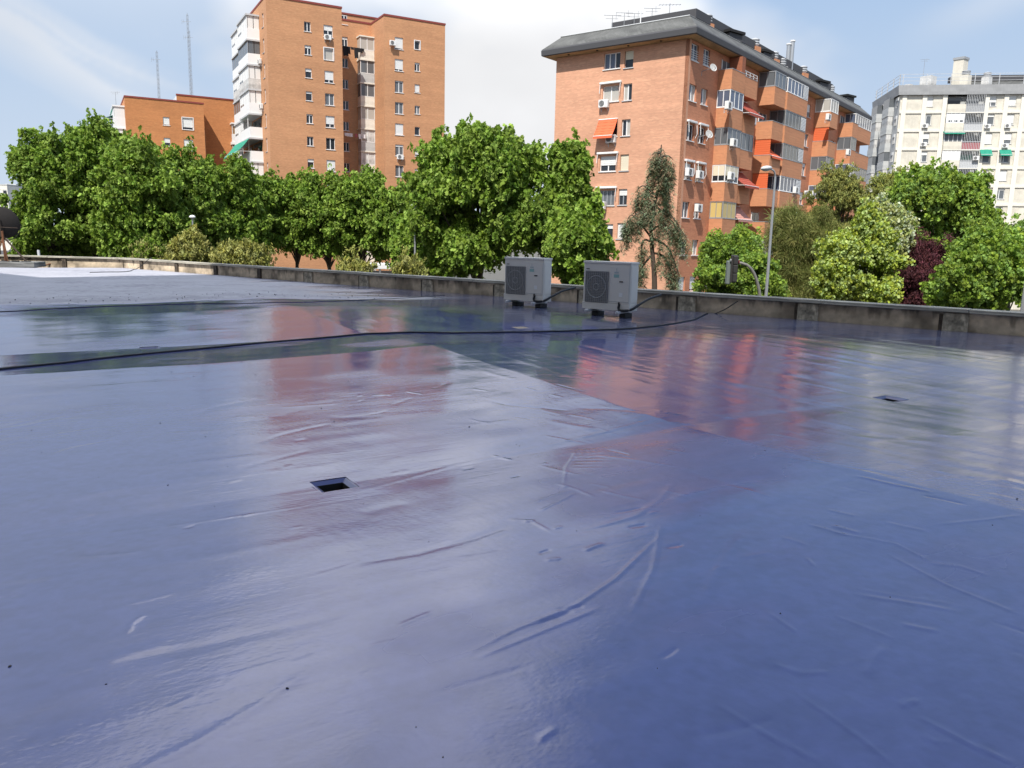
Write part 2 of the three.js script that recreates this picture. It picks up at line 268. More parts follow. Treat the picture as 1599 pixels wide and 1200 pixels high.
const cuts = (arr, axis) => { let o = arr; for (const d of DRAINS) for (const s of [-HOLE, HOLE]) { const v = d[axis] + s; o = o.filter(x => Math.abs(x - v) > 0.008); o.push(v); } return o.sort((a, b) => a - b); };
{
  const ps = cuts([...steps(NEAR.p0, -2.2, 0.03), ...steps(-2.2, 3.2, 0.0125), ...steps(3.2, 9, 0.035), ...steps(9, NEAR.p1, 0.06), NEAR.p1], 0);
  const qs = cuts([...steps(NEAR.q0, -0.3, 0.0125), ...steps(-0.3, 3, 0.025), ...steps(3, NEAR.q1, 0.05), NEAR.q1], 1);
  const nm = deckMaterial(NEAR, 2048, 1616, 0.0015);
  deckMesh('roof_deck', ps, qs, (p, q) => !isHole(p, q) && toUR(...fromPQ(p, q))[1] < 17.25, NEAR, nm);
  const inNear = (p, q) => p > NEAR.p0 && p < NEAR.p1 && q > NEAR.q0 && q < NEAR.q1;
  const fp = [...steps(FARB.p0, NEAR.p0, 0.16), ...steps(NEAR.p0, NEAR.p1, 0.1), ...steps(NEAR.p1, FARB.p1, 0.16), FARB.p1];
  const fq = [...steps(FARB.q0, NEAR.q0, 0.2), ...steps(NEAR.q0, NEAR.q1, 0.15), ...steps(NEAR.q1, FARB.q1, 0.12), FARB.q1];
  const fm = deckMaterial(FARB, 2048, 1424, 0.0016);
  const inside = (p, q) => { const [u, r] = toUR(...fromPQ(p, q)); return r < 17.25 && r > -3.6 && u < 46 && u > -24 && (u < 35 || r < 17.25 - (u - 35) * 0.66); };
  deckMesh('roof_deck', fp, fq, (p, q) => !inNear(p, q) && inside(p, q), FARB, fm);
}
// sunk square rainwater outlets, dressed with the same blue membrane
const paintBlue = std(0.075, 0.09, 0.22, 0.28);
const drainTurn = Math.atan2(E1[1], E1[0]);
DRAINS.forEach(([p, q], i) => {
  const [x, z] = fromPQ(p, q), y = roofHeight(x, z);
  if (i === 3) return;
  const d = thing('roof_drain', ['open square roof drain nearest the camera, dark pit in the blue membrane', 'small square roof drain at the right, below the reflection of the cream building', 'small square roof drain at the left, just beyond the long black cable'][i], 'roof drain', V(x, y, z), drainTurn);
  const a = HOLE + 0.004, b = 0.086, g = new THREE.BufferGeometry(), ring = (s, yy) => [[-s, yy, -s], [s, yy, -s], [s, yy, s], [-s, yy, s]];
  const levels = [ring(a + 0.012, 0.001), ring(a - 0.012, -0.004), ring(b + 0.004, -0.022), ring(b, -0.05)].slice(0, 4), pts = [], id = [];
  levels.forEach(l => l.forEach(v => pts.push(...v)));
  for (let k = 0; k < 3; k++) for (let s = 0; s < 4; s++) { const A = k * 4 + s, B = k * 4 + (s + 1) % 4; id.push(A, A + 4, B, B, A + 4, B + 4); }
  g.setAttribute('position', new THREE.Float32BufferAttribute(pts, 3)); g.setIndex(id); const h = g.toNonIndexed(); h.computeVertexNormals(); h.setAttribute('uv', new THREE.Float32BufferAttribute(new Float32Array(h.attributes.position.count * 2), 2));
  mesh('sump', h, paintBlue, d); mesh('outlet', merge([span(-b, b, -0.30, -0.27, -b, b), span(-b - 0.01, -b, -0.27, -0.022, -b, b), span(b, b + 0.01, -0.27, -0.022, -b, b), span(-b, b, -0.27, -0.022, -b - 0.01, -b), span(-b, b, -0.27, -0.022, b, b + 0.01)]), M.dark, d);
});
// grit and crumbs on the deck
{
  const rnd = rng(5), g = new THREE.IcosahedronGeometry(1, 0), N = 620, im = new THREE.InstancedMesh(g, std(0.05, 0.045, 0.045, 0.9), N), m4 = new THREE.Matrix4(), Q = new THREE.Quaternion(), e = new THREE.Euler();
  for (let i = 0; i < N; i++) {
    let p, q, s;
    if (i < 170) { p = -4 + rnd() * 12; q = -4.4 + rnd() * 12; s = 0.0022 + rnd() ** 3 * 0.0038; } else { p = -9 + rnd() * 17; q = 13.4 + Math.abs(rnd() + rnd() - 1) * 4.5; s = 0.004 + rnd() ** 3 * 0.012; }
    const [x, z] = fromPQ(p, q); m4.compose(V(x, roofHeight(x, z) + s * 0.3, z), Q.setFromEuler(e.set(rnd() * 6, rnd() * 6, rnd() * 6)), V(s * 1.5, s * 0.7, s)); im.setMatrixAt(i, m4);
  }
  im.name = 'grit'; im.castShadow = im.receiveShadow = true; scene.add(tag(im, 'dark grit and crumbs scattered over the painted roof', 'grit', null, 'stuff'));
}
// ------------------------------------------------------------------ parapet round the roof
const parTex = dataTex(1024, 256, (i, j) => {
  const x = i / 1024 * 12, y = j / 256; const n = fbm(x * 1.6, y * 3, 4), f = fbm(x * 12, y * 8, 3), drip = sstep(0.56, 0.74, fbm(x * 6, y * 1.4 + 4, 4) * 0.62 + 0.36 * y * y), foot = sstep(0.5, 0.72, fbm(x * 2.2 + 30, y * 1.2, 3) * 0.8 + 0.3 * (1 - y) * fbm(x * 3, 2, 2));
  const k = (0.76 + (n - 0.5) * 0.35 + (f - 0.5) * 0.16) * (1 - 0.34 * drip) * (1 - 0.28 * foot); return [k, k * 0.99, k * 0.97];
}, true);
parTex.repeat.set(1 / 12, 2);
const concreteTex = dataTex(512, 512, (i, j) => { const n = fbm(i / 40, j / 40, 4), s = sstep(0.5, 0.7, fbm(i / 60 + 9, j / 60, 4)), f = hash2(i, j); const k = (0.72 + (n - 0.5) * 0.5 + (f - .5) * .12) * (1 - 0.18 * s); return [k, k, k * 0.97]; }, true);
concreteTex.repeat.set(1 / 2, 1 / 2);
const parPanel = std(0.95, 0.79, 0.60, 0.9, { map: parTex }), parPier = std(0.86, 0.75, 0.60, 0.92, { map: concreteTex }), parStrap = std(0.17, 0.13, 0.10, 0.9, { map: concreteTex }), parCoping = std(0.80, 0.75, 0.66, 0.9, { map: concreteTex });
{
  const rnd = rng(8), H0 = 0.36;
  const run = (g, len, piers, phase) => {
    let x = 0;
    const edges = [0, ...piers, len];
    for (let i = 1; i < edges.length; i++) { const a = edges[i - 1], b = edges[i]; const geo = span(0, b - a - 0.004, -0.2, H0, -0.22, 0); geo.translate(0, 0, 0); const uv = geo.attributes.uv, ps = geo.attributes.position; for (let k = 0; k < uv.count; k++) uv.setXY(k, ps.getX(k) + phase + a, ps.getY(k) * 0.7 + 0.22); mesh('wall_panel', geo, parPanel, g, V(a + 0.002, 0, 0)); }
    piers.forEach(pp => { const rust = phase + pp < 11.2; mesh('pier', rust ? rbox(0.20, H0 + 0.17, 0.30, 0.012, 0, (H0 - 0.2) / 2 , -0.08) : rbox(0.44, H0 + 0.17, 0.30, 0.012, 0, (H0 - 0.2) / 2, -0.10), rust ? parStrap : parPier, g, V(pp, -0.002, 0)); if (!rust) mesh('joint_strip', rbox(0.07, H0 + 0.12, 0.03, 0.008, 0, (H0 - 0.2) / 2, 0.004), parStrap, g, V(pp - 0.26, -0.003, 0)); });
    while (x < len - 0.05) { const l = Math.min(2.1 + rnd() * 0.9, len - x); mesh('coping_slab', rbox(l - 0.012, 0.075, 0.42, 0.015, (l - 0.012) / 2, 0, 0), parCoping, g, V(x, H0 + 0.036 + (rnd() - 0.5) * 0.006, -0.10 + (rnd() - 0.5) * 0.012)); x += l; }
  };
  const base = UR(35, 17.3, 0.08), turn = Math.atan2(-AS_, AC_);
  const main = thing('parapet_wall', 'long low rendered parapet with concrete coping along the far roof edge', 'parapet', base, turn);
  const piers = []; for (let u = 33.4; u > -20; u -= 2.8) piers.push(35 - u);
  run(main, 58, piers, 0);
  const b2 = UR(46, 17.3 - 11 * 0.66, 0.08), d2 = base.clone().sub(b2), len2 = Math.hypot(d2.x, d2.z);
  const side = thing('parapet_wall', 'short low parapet returning at the far left corner behind the dish', 'parapet', b2, Math.atan2(-d2.z, d2.x));
  run(side, len2 - 0.03, [len2 - 2.7, len2 - 5.5], -20);
}
// ------------------------------------------------------------------ ground, avenue
{
  tag(mesh('ground', new THREE.PlaneGeometry(2400, 2400, 8, 8).rotateX(-Math.PI / 2), M.ground, scene, V(0, GROUND, -300)), null, null, null, 'structure');
  const strip = (name, a, b, w, y, mat) => { const d = b.clone().sub(a), l = Math.hypot(d.x, d.z), m = a.clone().add(b).multiplyScalar(0.5); const o = mesh(name, box(w, 0.02, l), mat, scene, V(m.x, y, m.z)); o.rotation.y = Math.atan2(d.x, d.z); return tag(o, null, null, null, 'structure'); };
  const A = V(-26, 0, -40), B = V(-300, 0, -480);
  strip('road', A, B, 14, GROUND + 0.006, M.asphalt); strip('road', UR(60, 26), UR(-70, 26), 9, GROUND + 0.012, M.asphalt);
  strip('pavement', UR(30, 33), UR(-70, 33), 4, GROUND + 0.11, M.pave);
  const mk = std(0.7, 0.7, 0.68, 0.8); for (let k = 0; k < 12; k++) { const t = (k + 0.5) / 12, c = A.clone().lerp(B, t), d = B.clone().sub(A).normalize(); strip('road_marking', c.clone().addScaledVector(d, -3), c.clone().addScaledVector(d, 3), 0.15, GROUND + 0.022, mk); }
}
// ------------------------------------------------------------------ facades
function facade(o, dx) { dx = dx.clone().normalize(); return { o, dx, n: V(-dx.z, 0, dx.x), th: Math.atan2(-dx.z, dx.x) }; }
const back = (f, d, x = 0) => facade(f.o.clone().addScaledVector(f.n, -d).addScaledVector(f.dx, x), f.dx);
function onFacade(f, px, py, off = 0) { const d = ray(px, py), p0 = f.o.clone().addScaledVector(f.n, off), t = p0.clone().sub(camera.position).dot(f.n) / d.dot(f.n), p = camera.position.clone().addScaledVector(d, t).sub(f.o); return [p.dot(f.dx), p.y]; }
function put(f, b, m, x, y, z) { const p = f.o.clone().addScaledVector(f.dx, x).addScaledVector(f.n, z).sub(b.position); m.position.set(p.x, p.y + y, p.z); m.rotation.y = f.th; b.add(m); return m; }
function fmesh(name, geo, mat, f, b, x = 0, y = 0, z = 0) { const m = new THREE.Mesh(geo, mat); m.name = name; m.castShadow = m.receiveShadow = true; return put(f, b, m, x, y, z); }
// a wall with real openings; each hole is [x, y, w, h] about its centre
function wall(f, b, x0, x1, y0, y1, mat, holes = [], thick = 0.3) {
  const s = new THREE.Shape([new THREE.Vector2(x0, y0), new THREE.Vector2(x1, y0), new THREE.Vector2(x1, y1), new THREE.Vector2(x0, y1)]);
  for (const [x, y, w, h] of holes) { if (x - w / 2 < x0 + 0.01 || x + w / 2 > x1 - 0.01 || y - h / 2 < y0 || y + h / 2 > y1 - 0.02) continue; s.holes.push(new THREE.Path([new THREE.Vector2(x - w / 2, y - h / 2), new THREE.Vector2(x - w / 2, y + h / 2), new THREE.Vector2(x + w / 2, y + h / 2), new THREE.Vector2(x + w / 2, y - h / 2)])); }
  return fmesh('wall', new THREE.ExtrudeGeometry(s, { depth: thick, bevelEnabled: false }), mat, f, b, 0, 0, -thick);
}
const geoCache = {};
const cached = (k, fn) => geoCache[k] || (geoCache[k] = fn());
function win(f, b, x, y, w, h, o = {}) {
  const { shut = 0, split = 2, frame = M.white, pane = M.glass, z = -0.16, sill = true, shutMat = M.shutter, rail = false, surround = null } = o;
  const key = `${w}_${h}_${split}`, t = 0.055;
  const fr = fmesh('window', cached('f' + key, () => { const l = [span(-w / 2, w / 2, h / 2 - t, h / 2, -0.03, 0.03), span(-w / 2, w / 2, -h / 2, -h / 2 + t, -0.03, 0.03), span(-w / 2, -w / 2 + t, -h / 2 + t, h / 2 - t, -0.03, 0.03), span(w / 2 - t, w / 2, -h / 2 + t, h / 2 - t, -0.03, 0.03)]; for (let i = 1; i < split; i++) { const c = -w / 2 + w * i / split; l.push(span(c - 0.045, c + 0.045, -h / 2 + t, h / 2 - t, -0.028, 0.034)); } return merge(l); }), frame, f, b, x, y, z);
  const paneGeo = cached('p' + key, () => box(w / split - 0.01, h - t, 0.012));
  for (let i = 0; i < split; i++) mesh('pane', paneGeo, Array.isArray(pane) ? pane[i % pane.length] : pane, fr, V(-w / 2 + w * (i + 0.5) / split, 0, -0.012));
  if (shut > 0) mesh('shutter', cached(`s${key}_${shut}`, () => { const n = Math.max(3, Math.round(h * shut / 0.14)), l = []; for (let i = 0; i < n; i++) { const hh = h * shut / n; l.push(box(w - 0.05, hh - 0.012, 0.02, 0, h / 2 - hh * (i + 0.5), 0)); } l.push(box(w - 0.06, h * shut, 0.01, 0, h / 2 - h * shut / 2, -0.008)); return merge(l); }), shutMat, fr, V(0, 0, 0.05));
  if (sill) mesh('sill', cached('l' + w, () => box(w + 0.14, 0.06, 0.3)), o.sillMat || M.lightGrey, fr, V(0, -h / 2 - 0.033, -z - 0.08));
  if (rail) mesh('grille', cached('g' + key, () => { const l = []; for (let i = 0; i < 5; i++) l.push(box(w, 0.03, 0.02, 0, -h / 2 + 0.08 + i * 0.16, 0)); return merge(l); }), M.white, fr, V(0, 0, 0.13));
  if (surround) mesh('surround', cached('o' + key, () => merge([span(-w / 2 - 0.09, w / 2 + 0.09, h / 2, h / 2 + 0.09, 0, 0.05), span(-w / 2 - 0.09, -w / 2, -h / 2, h / 2, 0, 0.05), span(w / 2, w / 2 + 0.09, -h / 2, h / 2, 0, 0.05)])), surround, fr, V(0, 0, -z));
  return fr;
}
function cassette(f, b, x, y, w, h) { // retracted awning: a white box over the window with its two folded arms
  fmesh('awning_cassette', merge([rbox(w, 0.16, 0.22, 0.03), rod(V(-w / 2 + 0.05, -0.05, 0.05), V(-w / 2 + 0.05, -h * 0.7, 0.12), 0.025), rod(V(w / 2 - 0.05, -0.05, 0.05), V(w / 2 - 0.05, -h * 0.7, 0.12), 0.025), rod(V(w / 2 - 0.05, -h * 0.7, 0.12), V(w / 2 - 0.12, -h * 0.95, 0), 0.02)]), M.white, f, b, x, y, 0.12);
}
function awning(f, b, x, y, w, drop, out, mat, z = 0.06) { // cloth sheet sloping out and down from (x, y), scalloped valance, two arms
  const g = new THREE.PlaneGeometry(w, 1, 8, 6), ps = g.attributes.position;
  for (let i = 0; i < ps.count; i++) { const t = 0.5 - ps.getY(i), s = Math.sin(ps.getX(i) * 9) * 0.012; ps.setXYZ(i, ps.getX(i), -drop * t - 0.10 * Math.sin(t * Math.PI) , out * t + s); }
  g.computeVertexNormals();
  const back_ = g.clone(); const a = fmesh('awning', g, mat, f, b, x, y, z); mat.side = THREE.DoubleSide; back_.dispose();
  const bars = []; for (let k = 1; k < 6; k++) bars.push(box(w, 0.025, 0.012, 0, -drop * k / 6 - 0.10 * Math.sin(k / 6 * Math.PI) + 0.012, out * k / 6));
  mesh('valance', box(w, 0.2, 0.012, 0, -drop - 0.1, out + 0.012), mat, a);
  mesh('seam', merge(bars), mat, a);
  mesh('awning_arm', merge([rod(V(-w / 2 + 0.04, -drop, out), V(-w / 2 + 0.04, -drop * 0.9 - 0.1, 0), 0.022), rod(V(w / 2 - 0.04, -drop, out), V(w / 2 - 0.04, -drop * 0.9 - 0.1, 0), 0.022), rod(V(-w / 2, -drop, out), V(w / 2, -drop, out), 0.03), rod(V(-w / 2, 0, 0), V(w / 2, 0, 0), 0.05)]), M.white, a);
  return a;
}
function roofSlab(f, b, x0, x1, z0, z1, y, t, mat, over = 0) { return fmesh('roof', span(x0 - over, x1 + over, y, y + t, z0 - over, z1 + over), mat, f, b); }
function antenna(name, label, p, h, kind) {
  const a = thing(name, label, 'antenna', p), l = [rod(V(0, 0, 0), V(0, h, 0), 0.035, 0.02)];
  mesh('mast', merge(l), M.steelDull, a);
  const e = []; if (kind === 'yagi') { e.push(rod(V(-0.9, h - 0.15, 0), V(0.9, h - 0.1, 0.1), 0.018)); for (let k = 0; k < 7; k++) e.push(rod(V(-0.85 + k * 0.28, h - 0.15 + k * 0.008, -0.3 + k * 0.02), V(-0.85 + k * 0.28, h - 0.15 + k * 0.008, 0.34 - k * 0.02), 0.012)); }
  else if (kind === 'tee') e.push(rod(V(-0.7, h, 0), V(0.7, h, 0), 0.02), rod(V(-0.55, h - 0.25, 0), V(0.45, h - 0.25, 0), 0.014), rod(V(0.3, h - 0.3, 0), V(0.3, h + 0.2, 0), 0.014));
  else { for (let k = 1; k < h / 0.6; k++) e.push(rod(V(-0.12, k * 0.6, 0.07), V(0.12, k * 0.6 + 0.3, 0.07), 0.012), rod(V(0.12, k * 0.6, -0.07), V(-0.12, k * 0.6 + 0.3, -0.07), 0.012)); e.push(rod(V(-0.13, 0, 0.08), V(-0.1, h * 0.98, 0.06), 0.02), rod(V(0.13, 0, -0.08), V(0.1, h * 0.98, -0.06), 0.02), rod(V(-0.8, h - 1.2, 0), V(0.5, h - 1.2, 0), 0.02), rod(V(-0.8, h - 1.5, 0), V(-0.8, h - 0.9, 0), 0.015), rod(V(-0.55, h - 1.45, 0), V(-0.55, h - 0.95, 0), 0.015)); }
  mesh('aerial', merge(e), M.steelDull, a); return a;
}
// wall-hung air conditioner, front facing out of the facade
let acProto = null;
function acUnit(f, px, py, label, off = 0.22, turn = 0, xy = null) {
  const [x, y] = xy || onFacade(f, px, py, off), p = f.o.clone().addScaledVector(f.dx, x).addScaledVector(f.n, off); p.y += y;
  let a;
  if (!acProto) {
    a = acProto = thing('wall_air_conditioner', label, 'air conditioner', V(0, 0, 0), 0);
    mesh('casing', rbox(0.85, 0.6, 0.32, 0.03), M.acWhite, a);
    const ring = []; for (let k = 1; k < 6; k++) ring.push(new THREE.TorusGeometry(0.045 * k, 0.008, 4, 20).translate(-0.12, 0, 0.168)); ring.push(new THREE.CylinderGeometry(0.24, 0.24, 0.008, 24).rotateX(Math.PI / 2).translate(-0.12, 0, 0.160));
    mesh('fan_grille', merge(ring), M.acGrille, a);
    mesh('side_vent', merge([0, 1, 2, 3, 4].map(k => box(0.006, 0.03, 0.24, 0.4275, -0.16 + k * 0.08, 0))), M.lightGrey, a);
    for (const s of [-0.31, 0.31]) mesh('bracket', merge([span(s - 0.02, s + 0.02, -0.35, -0.302, -0.22, 0.16), span(s - 0.02, s + 0.02, -0.6, -0.35, -0.22, -0.19), rod(V(s, -0.58, -0.2), V(s, -0.34, 0.12), 0.012)]), M.lightGrey, a);
  } else a = copy(acProto, label);
  a.position.copy(p); a.rotation.y = f.th + turn; return a;
}
function wallDish(f, px, py, off, label, s = 0.45) {
  const [x, y] = onFacade(f, px, py, off), p = f.o.clone().addScaledVector(f.dx, x).addScaledVector(f.n, off); p.y += y;
  const d = thing('satellite_dish', label, 'satellite dish', p, f.th);
  const pr = []; for (let k = 0; k <= 10; k++) pr.push(new THREE.Vector2(s * k / 10, 0.22 * s * (k / 10) ** 2)); for (let k = 10; k >= 0; k--) pr.push(new THREE.Vector2(s * k / 10, 0.22 * s * (k / 10) ** 2 - 0.015));
  mesh('reflector', new THREE.LatheGeometry(pr, 28).rotateX(Math.PI / 2 - 0.35).rotateY(-0.5), M.whiteDirty, d);
  mesh('feed_arm', merge([rod(V(-0.05, -s * 0.85, 0.05), V(-0.22, -0.1, s), 0.015), cyl(0.04, 0.04, 0.1, -0.22, -0.14, s)]), M.steelDull, d);
  mesh('bracket', merge([rod(V(0, 0, -0.02), V(0, -0.15, -off), 0.025), rod(V(0, -0.15, -off), V(0, -0.5, -off), 0.025)]), M.steelDull, d); return d;
}
function chimney(b, p, w, h, mat, capped = true) {
  const c = new THREE.Mesh(box(w, h, w, 0, h / 2, 0), mat); c.name = 'chimney'; c.castShadow = c.receiveShadow = true; c.position.copy(p).sub(b.position); c.rotation.y = 0.66; b.add(c);
  if (capped) { mesh('chimney_pot', merge([cyl(w * 0.40, w * 0.40, 0.55, 0, h, 0, 14), ...[0, 1, 2].map(k => cyl(w * 0.50, w * 0.50, 0.08, 0, h + 0.16 + k * 0.2, 0, 14)), cyl(w * 0.52, w * 0.3, 0.12, 0, h + 0.6, 0, 14)]), M.lightGrey, c); }
  return c;
}
const FLOOR = 2.9;

// ================================================================== tall brick tower block on the left
{
  const C = at(425, 330, 100); C.y = GROUND;
  const F0 = facade(C, V(0.877, 0, -0.48)), n = F0.n, b = thing('brick_apartment_block', 'tall orange brick tower block with a deep recess, left of the big leafy tree', 'apartment block', C.clone());
  const L1 = onFacade(F0, 536, 200)[0], L2 = onFacade(F0, 601, 200)[0], L3 = onFacade(F0, 694.5, 120)[0], TOP = onFacade(F0, 428, 0)[1] + 0.25, D = 17.6, RD = 5.2;
  const FR = back(F0, RD), z2 = (x, y) => [340 + x * 0.2377, y * 0.2377];
  const cols = [
    { f: F0, p: [[588, 175], [614, 1075]], w: 0.8, h: 1.1, n: 7 }, { f: F0, p: [[725, 205], [747, 1090]], w: 1.15, h: 1.4, n: 7 },
    { f: FR, p: [[831, 130], [850, 1100]], w: 0.8, h: 1.15, n: 8 },
    { f: F0, p: [[1190, 285], [1195, 1125]], w: 1.15, h: 1.45, n: 7 }, { f: F0, p: [[1310, 297], [1312, 1000]], w: 0.72, h: 1.05, n: 6 }];
  const styles = [
    [[0, 2], [0.3, 2], [0.35, 1], [0.25, 1], [0.15, 2], [0, 2], [0.35, 1], [0.2, 1], [0, 2], [0.4, 2]], [[0.45, 2], [0.12, 1, 'surround', M.curtain], [0.75, 2], [0, 2, '', M.glassGrey], [0.7, 2], [0, 2], [0.9, 2], [0.5, 2], [0.3, 2], [0.6, 2]],
    [[0, 2], [0.3, 2], [0, 2], [0, 2], [0, 2], [0, 2], [0, 2], [0, 2], [0, 2], [0, 2]], [[0.9, 1], [0.85, 2], [0.1, 2, '', M.glassGrey], [0.05, 2, '', M.glassGrey], [0.98, 1], [0.2, 2, '', M.glassGrey], [0, 2, '', M.glassGrey], [0.4, 2], [0.6, 2], [0.2, 2]], [[0.1, 1, 'surround'], [0.2, 2], [0.9, 1], [0.1, 2, '', M.glassGrey], [0, 1], [0.8, 1], [0.5, 1], [0.4, 1], [0.6, 1], [0.2, 1]]];
  const holes = cols.map((c, ci) => {
    const a = onFacade(c.f, ...z2(...c.p[0])), e = onFacade(c.f, ...z2(...c.p[1])), dy = (a[1] - e[1]) / (c.n - 1), out = [];
    for (let k = 0; k < 10; k++) { const y = a[1] - dy * k; if (y > 2) out.push([a[0] + (e[0] - a[0]) * Math.min(k, c.n - 1) / (c.n - 1) * 0.5, y, c.w, c.h]); }
    out.forEach((hh, k) => { const s = styles[ci][k]; win(c.f, b, hh[0], hh[1], c.w, c.h, { shut: s[0], split: s[1], pane: s[3] || M.glass, surround: s[2] ? M.white : null, sillMat: M.white }); });
    return out;
  });
  wall(F0, b, 0, L1, 0, TOP, M.brickTower, [...holes[0], ...holes[1]]);
  wall(F0, b, L2, L3, 0, TOP, M.brickTower, [...holes[3], ...holes[4]]);
  wall(FR, b, -0.5 + 0.8, L2, 0, TOP, M.brickTower, holes[2]);
  // sides of the two wings and of the recess
  const FS = facade(C.clone().addScaledVector(n, -D), n);                       // left-hand long side, runs from the back to the front corner
  const sideHoles = []; for (let k = 0; k < 12; k++) sideHoles.push([D - 2.1, TOP - 2.2 - k * FLOOR, 0.8, 1.6]);
  wall(FS, b, 0, D - 0.302, 0, TOP, M.brickTower, sideHoles); sideHoles.forEach(hh => win(FS, b, hh[0], hh[1], 0.8, 1.6, { split: 1, shut: 0.3 }));
  const FW = facade(F0.o.clone().addScaledVector(F0.dx, L2).addScaledVector(n, -RD), n); wall(FW, b, 0.002, RD - 0.302, 0, TOP, M.brickTower);
  fmesh('wall', span(L1 - 0.3, L1, 0, TOP, -RD, -0.302), M.brickTower, F0, b); fmesh('wall', span(L3 - 0.3, L3, 0, TOP - 0.002, -D, -0.302), M.brickTower, F0, b); fmesh('wall', span(0.3, L3 - 0.3, 0, TOP - 0.003, -D, -D + 0.3), M.brickTower, F0, b);
  // roof: slab, dark red copings, stair head
  const rf = fmesh('roof', merge([span(0.31, L1 - 0.31, TOP - 0.5, TOP - 0.3, -D + 0.31, -0.31), span(L1 - 0.305, L2 + 0.305, TOP - 0.5, TOP - 0.3, -D + 0.31, -RD - 0.31), span(L2 + 0.31, L3 - 0.31, TOP - 0.5, TOP - 0.3, -D + 0.31, -0.31)]), M.roofDark, F0, b);
  mesh('roof_coping', merge([span(-0.06, L1 + 0.06, TOP, TOP + 0.22, -0.34, 0.07), span(L2 - 0.06, L3 + 0.06, TOP, TOP + 0.22, -0.34, 0.07), span(-0.06, 0.34, TOP, TOP + 0.22, -D, -0.345), span(L3 - 0.34, L3 + 0.06, TOP, TOP + 0.22, -D, -0.345), span(L2 - 0.06, L2 + 0.3, TOP, TOP + 0.22, -RD + 0.02, -0.345), span(L1 + 0.065, L2 - 0.065, TOP, TOP + 0.22, -RD - 0.3, -RD + 0.07)]), M.coping, rf);
  mesh('stair_head', span(L1 - 2.5, L2 + 1.5, TOP - 0.3, TOP + 1.1, -D + 1, -RD - 1.2), M.brickTower, rf); mesh('stair_head_coping', span(L1 - 2.65, L2 + 1.65, TOP + 1.1, TOP + 1.3, -D + 0.9, -RD - 1.1), M.coping, rf);
  // glazed utility balconies stacked in the recess against the right wing
  const bx1 = L2 - 0.02, bx0 = bx1 - 1.9;
  const topY = onFacade(FR, ...z2(990, 240), 1.2)[1];
  for (let k = 0; k < 12; k++) {
    const y1 = topY - k * FLOOR, y0 = y1 - FLOOR; if (y0 < 0.5) break;
    const q = fmesh('balcony', merge([span(bx0, bx1, y0, y0 + 1.15, 0.9, 1.3), span(bx0, bx0 + 0.06, y0, y0 + 1.15, 0.002, 0.9)]), k % 3 === 1 ? M.creamGrey : M.creamLight, FR, b);
    mesh('slab', span(bx0 - 0.1, bx1, y1 - 0.16, y1 - 0.002, 0.002, 1.42), M.creamLight, q);
    const gl = [M.curtain, M.glassGrey, M.glassGrey, M.curtain, M.whiteDirty, M.whiteDirty][k % 6];
    mesh('glazing', merge([span(bx0 + 0.02, bx0 + 0.9, y0 + 1.15, y1 - 0.16, 1.22, 1.26), span(bx0 + 0.98, bx1, y0 + 1.15, y1 - 0.16, 1.22, 1.26), span(bx0 + 0.01, bx0 + 0.05, y0 + 1.15, y1 - 0.16, 0.02, 1.2)]), gl, q);
    mesh('glazing_frame', merge([span(bx0 + 0.9, bx0 + 0.98, y0 + 1.15, y1 - 0.16, 1.2, 1.3), span(bx0, bx0 + 0.07, y0 + 1.15, y1 - 0.16, 1.2, 1.3), span(bx1 - 0.07, bx1, y0 + 1.15, y1 - 0.16, 1.27, 1.31), span(bx0 + 0.1, bx1 - 0.1, y0 + 1.15, y0 + 1.22, 1.264, 1.31)]), M.white, q);
  }
  // white enclosed balconies up the left-hand side
  const bal = (x0, x1, out, k, kind) => {
    const y1 = TOP - 1.15 - k * FLOOR, y0 = y1 - FLOOR;
    const q = fmesh('balcony', merge([span(x0, x1, y0, y0 + 1.25, out - 0.1, out), span(x1 - 0.1, x1, y0, y0 + 1.25, 0.002, out - 0.102), span(x0, x0 + 0.1, y0, y0 + 1.25, 0.002, out - 0.102)]), k % 4 === 2 ? M.whiteDirty : M.white, FS, b);
    mesh('slab', span(x0 - 0.05, x1 + 0.12, y1 - 0.2, y1 - 0.002, 0.002, out + 0.12), M.lightGrey, q);
    const fr = [], pn = [];
    const N = Math.max(2, Math.round((x1 - x0) / 1.5));
    for (let i = 0; i <= N; i++) { const x = x0 + 0.03 + (x1 - x0 - 0.06) * i / N; fr.push(span(x - 0.03, x + 0.03, y0 + 1.25, y1 - 0.2, out - 0.08, out - 0.01)); if (i < N) pn.push(span(x + 0.03, x + (x1 - x0 - 0.06) / N - 0.03, y0 + 1.25, y1 - 0.2, out - 0.055, out - 0.035)); }
    const N2 = 2; for (let i = 0; i < N2; i++) pn.push(span(x1 - 0.055, x1 - 0.035, y0 + 1.25, y1 - 0.2, 0.03 + i * (out - 0.1) / N2, (i + 0.94) * (out - 0.1) / N2));
    if (kind === 'open') { mesh('railing', merge([...Array(14)].map((_, i) => span(x0 + 0.1 + (x1 - x0 - 0.2) * i / 13 - 0.015, x0 + 0.1 + (x1 - x0 - 0.2) * i / 13 + 0.015, y0 + 1.25, y0 + 1.4, out - 0.06, out - 0.03))), M.steelDull, q); mesh('glazing', pn.length ? merge([span(x0 + 0.5, x1 - 0.5, y0 + 0.2, y1 - 0.4, 0.01, 0.05)]) : null, M.glass, q); mesh('glazing_frame', merge(fr.filter((_, i) => i % 3 === 0)), M.white, q); }
    else { mesh('glazing', merge(pn), kind === 'blind' ? M.shutter : kind === 'grey' ? M.glassGrey : M.glass, q); mesh('glazing_frame', merge(fr), kind === 'grey' ? M.frameGrey : M.white, q);
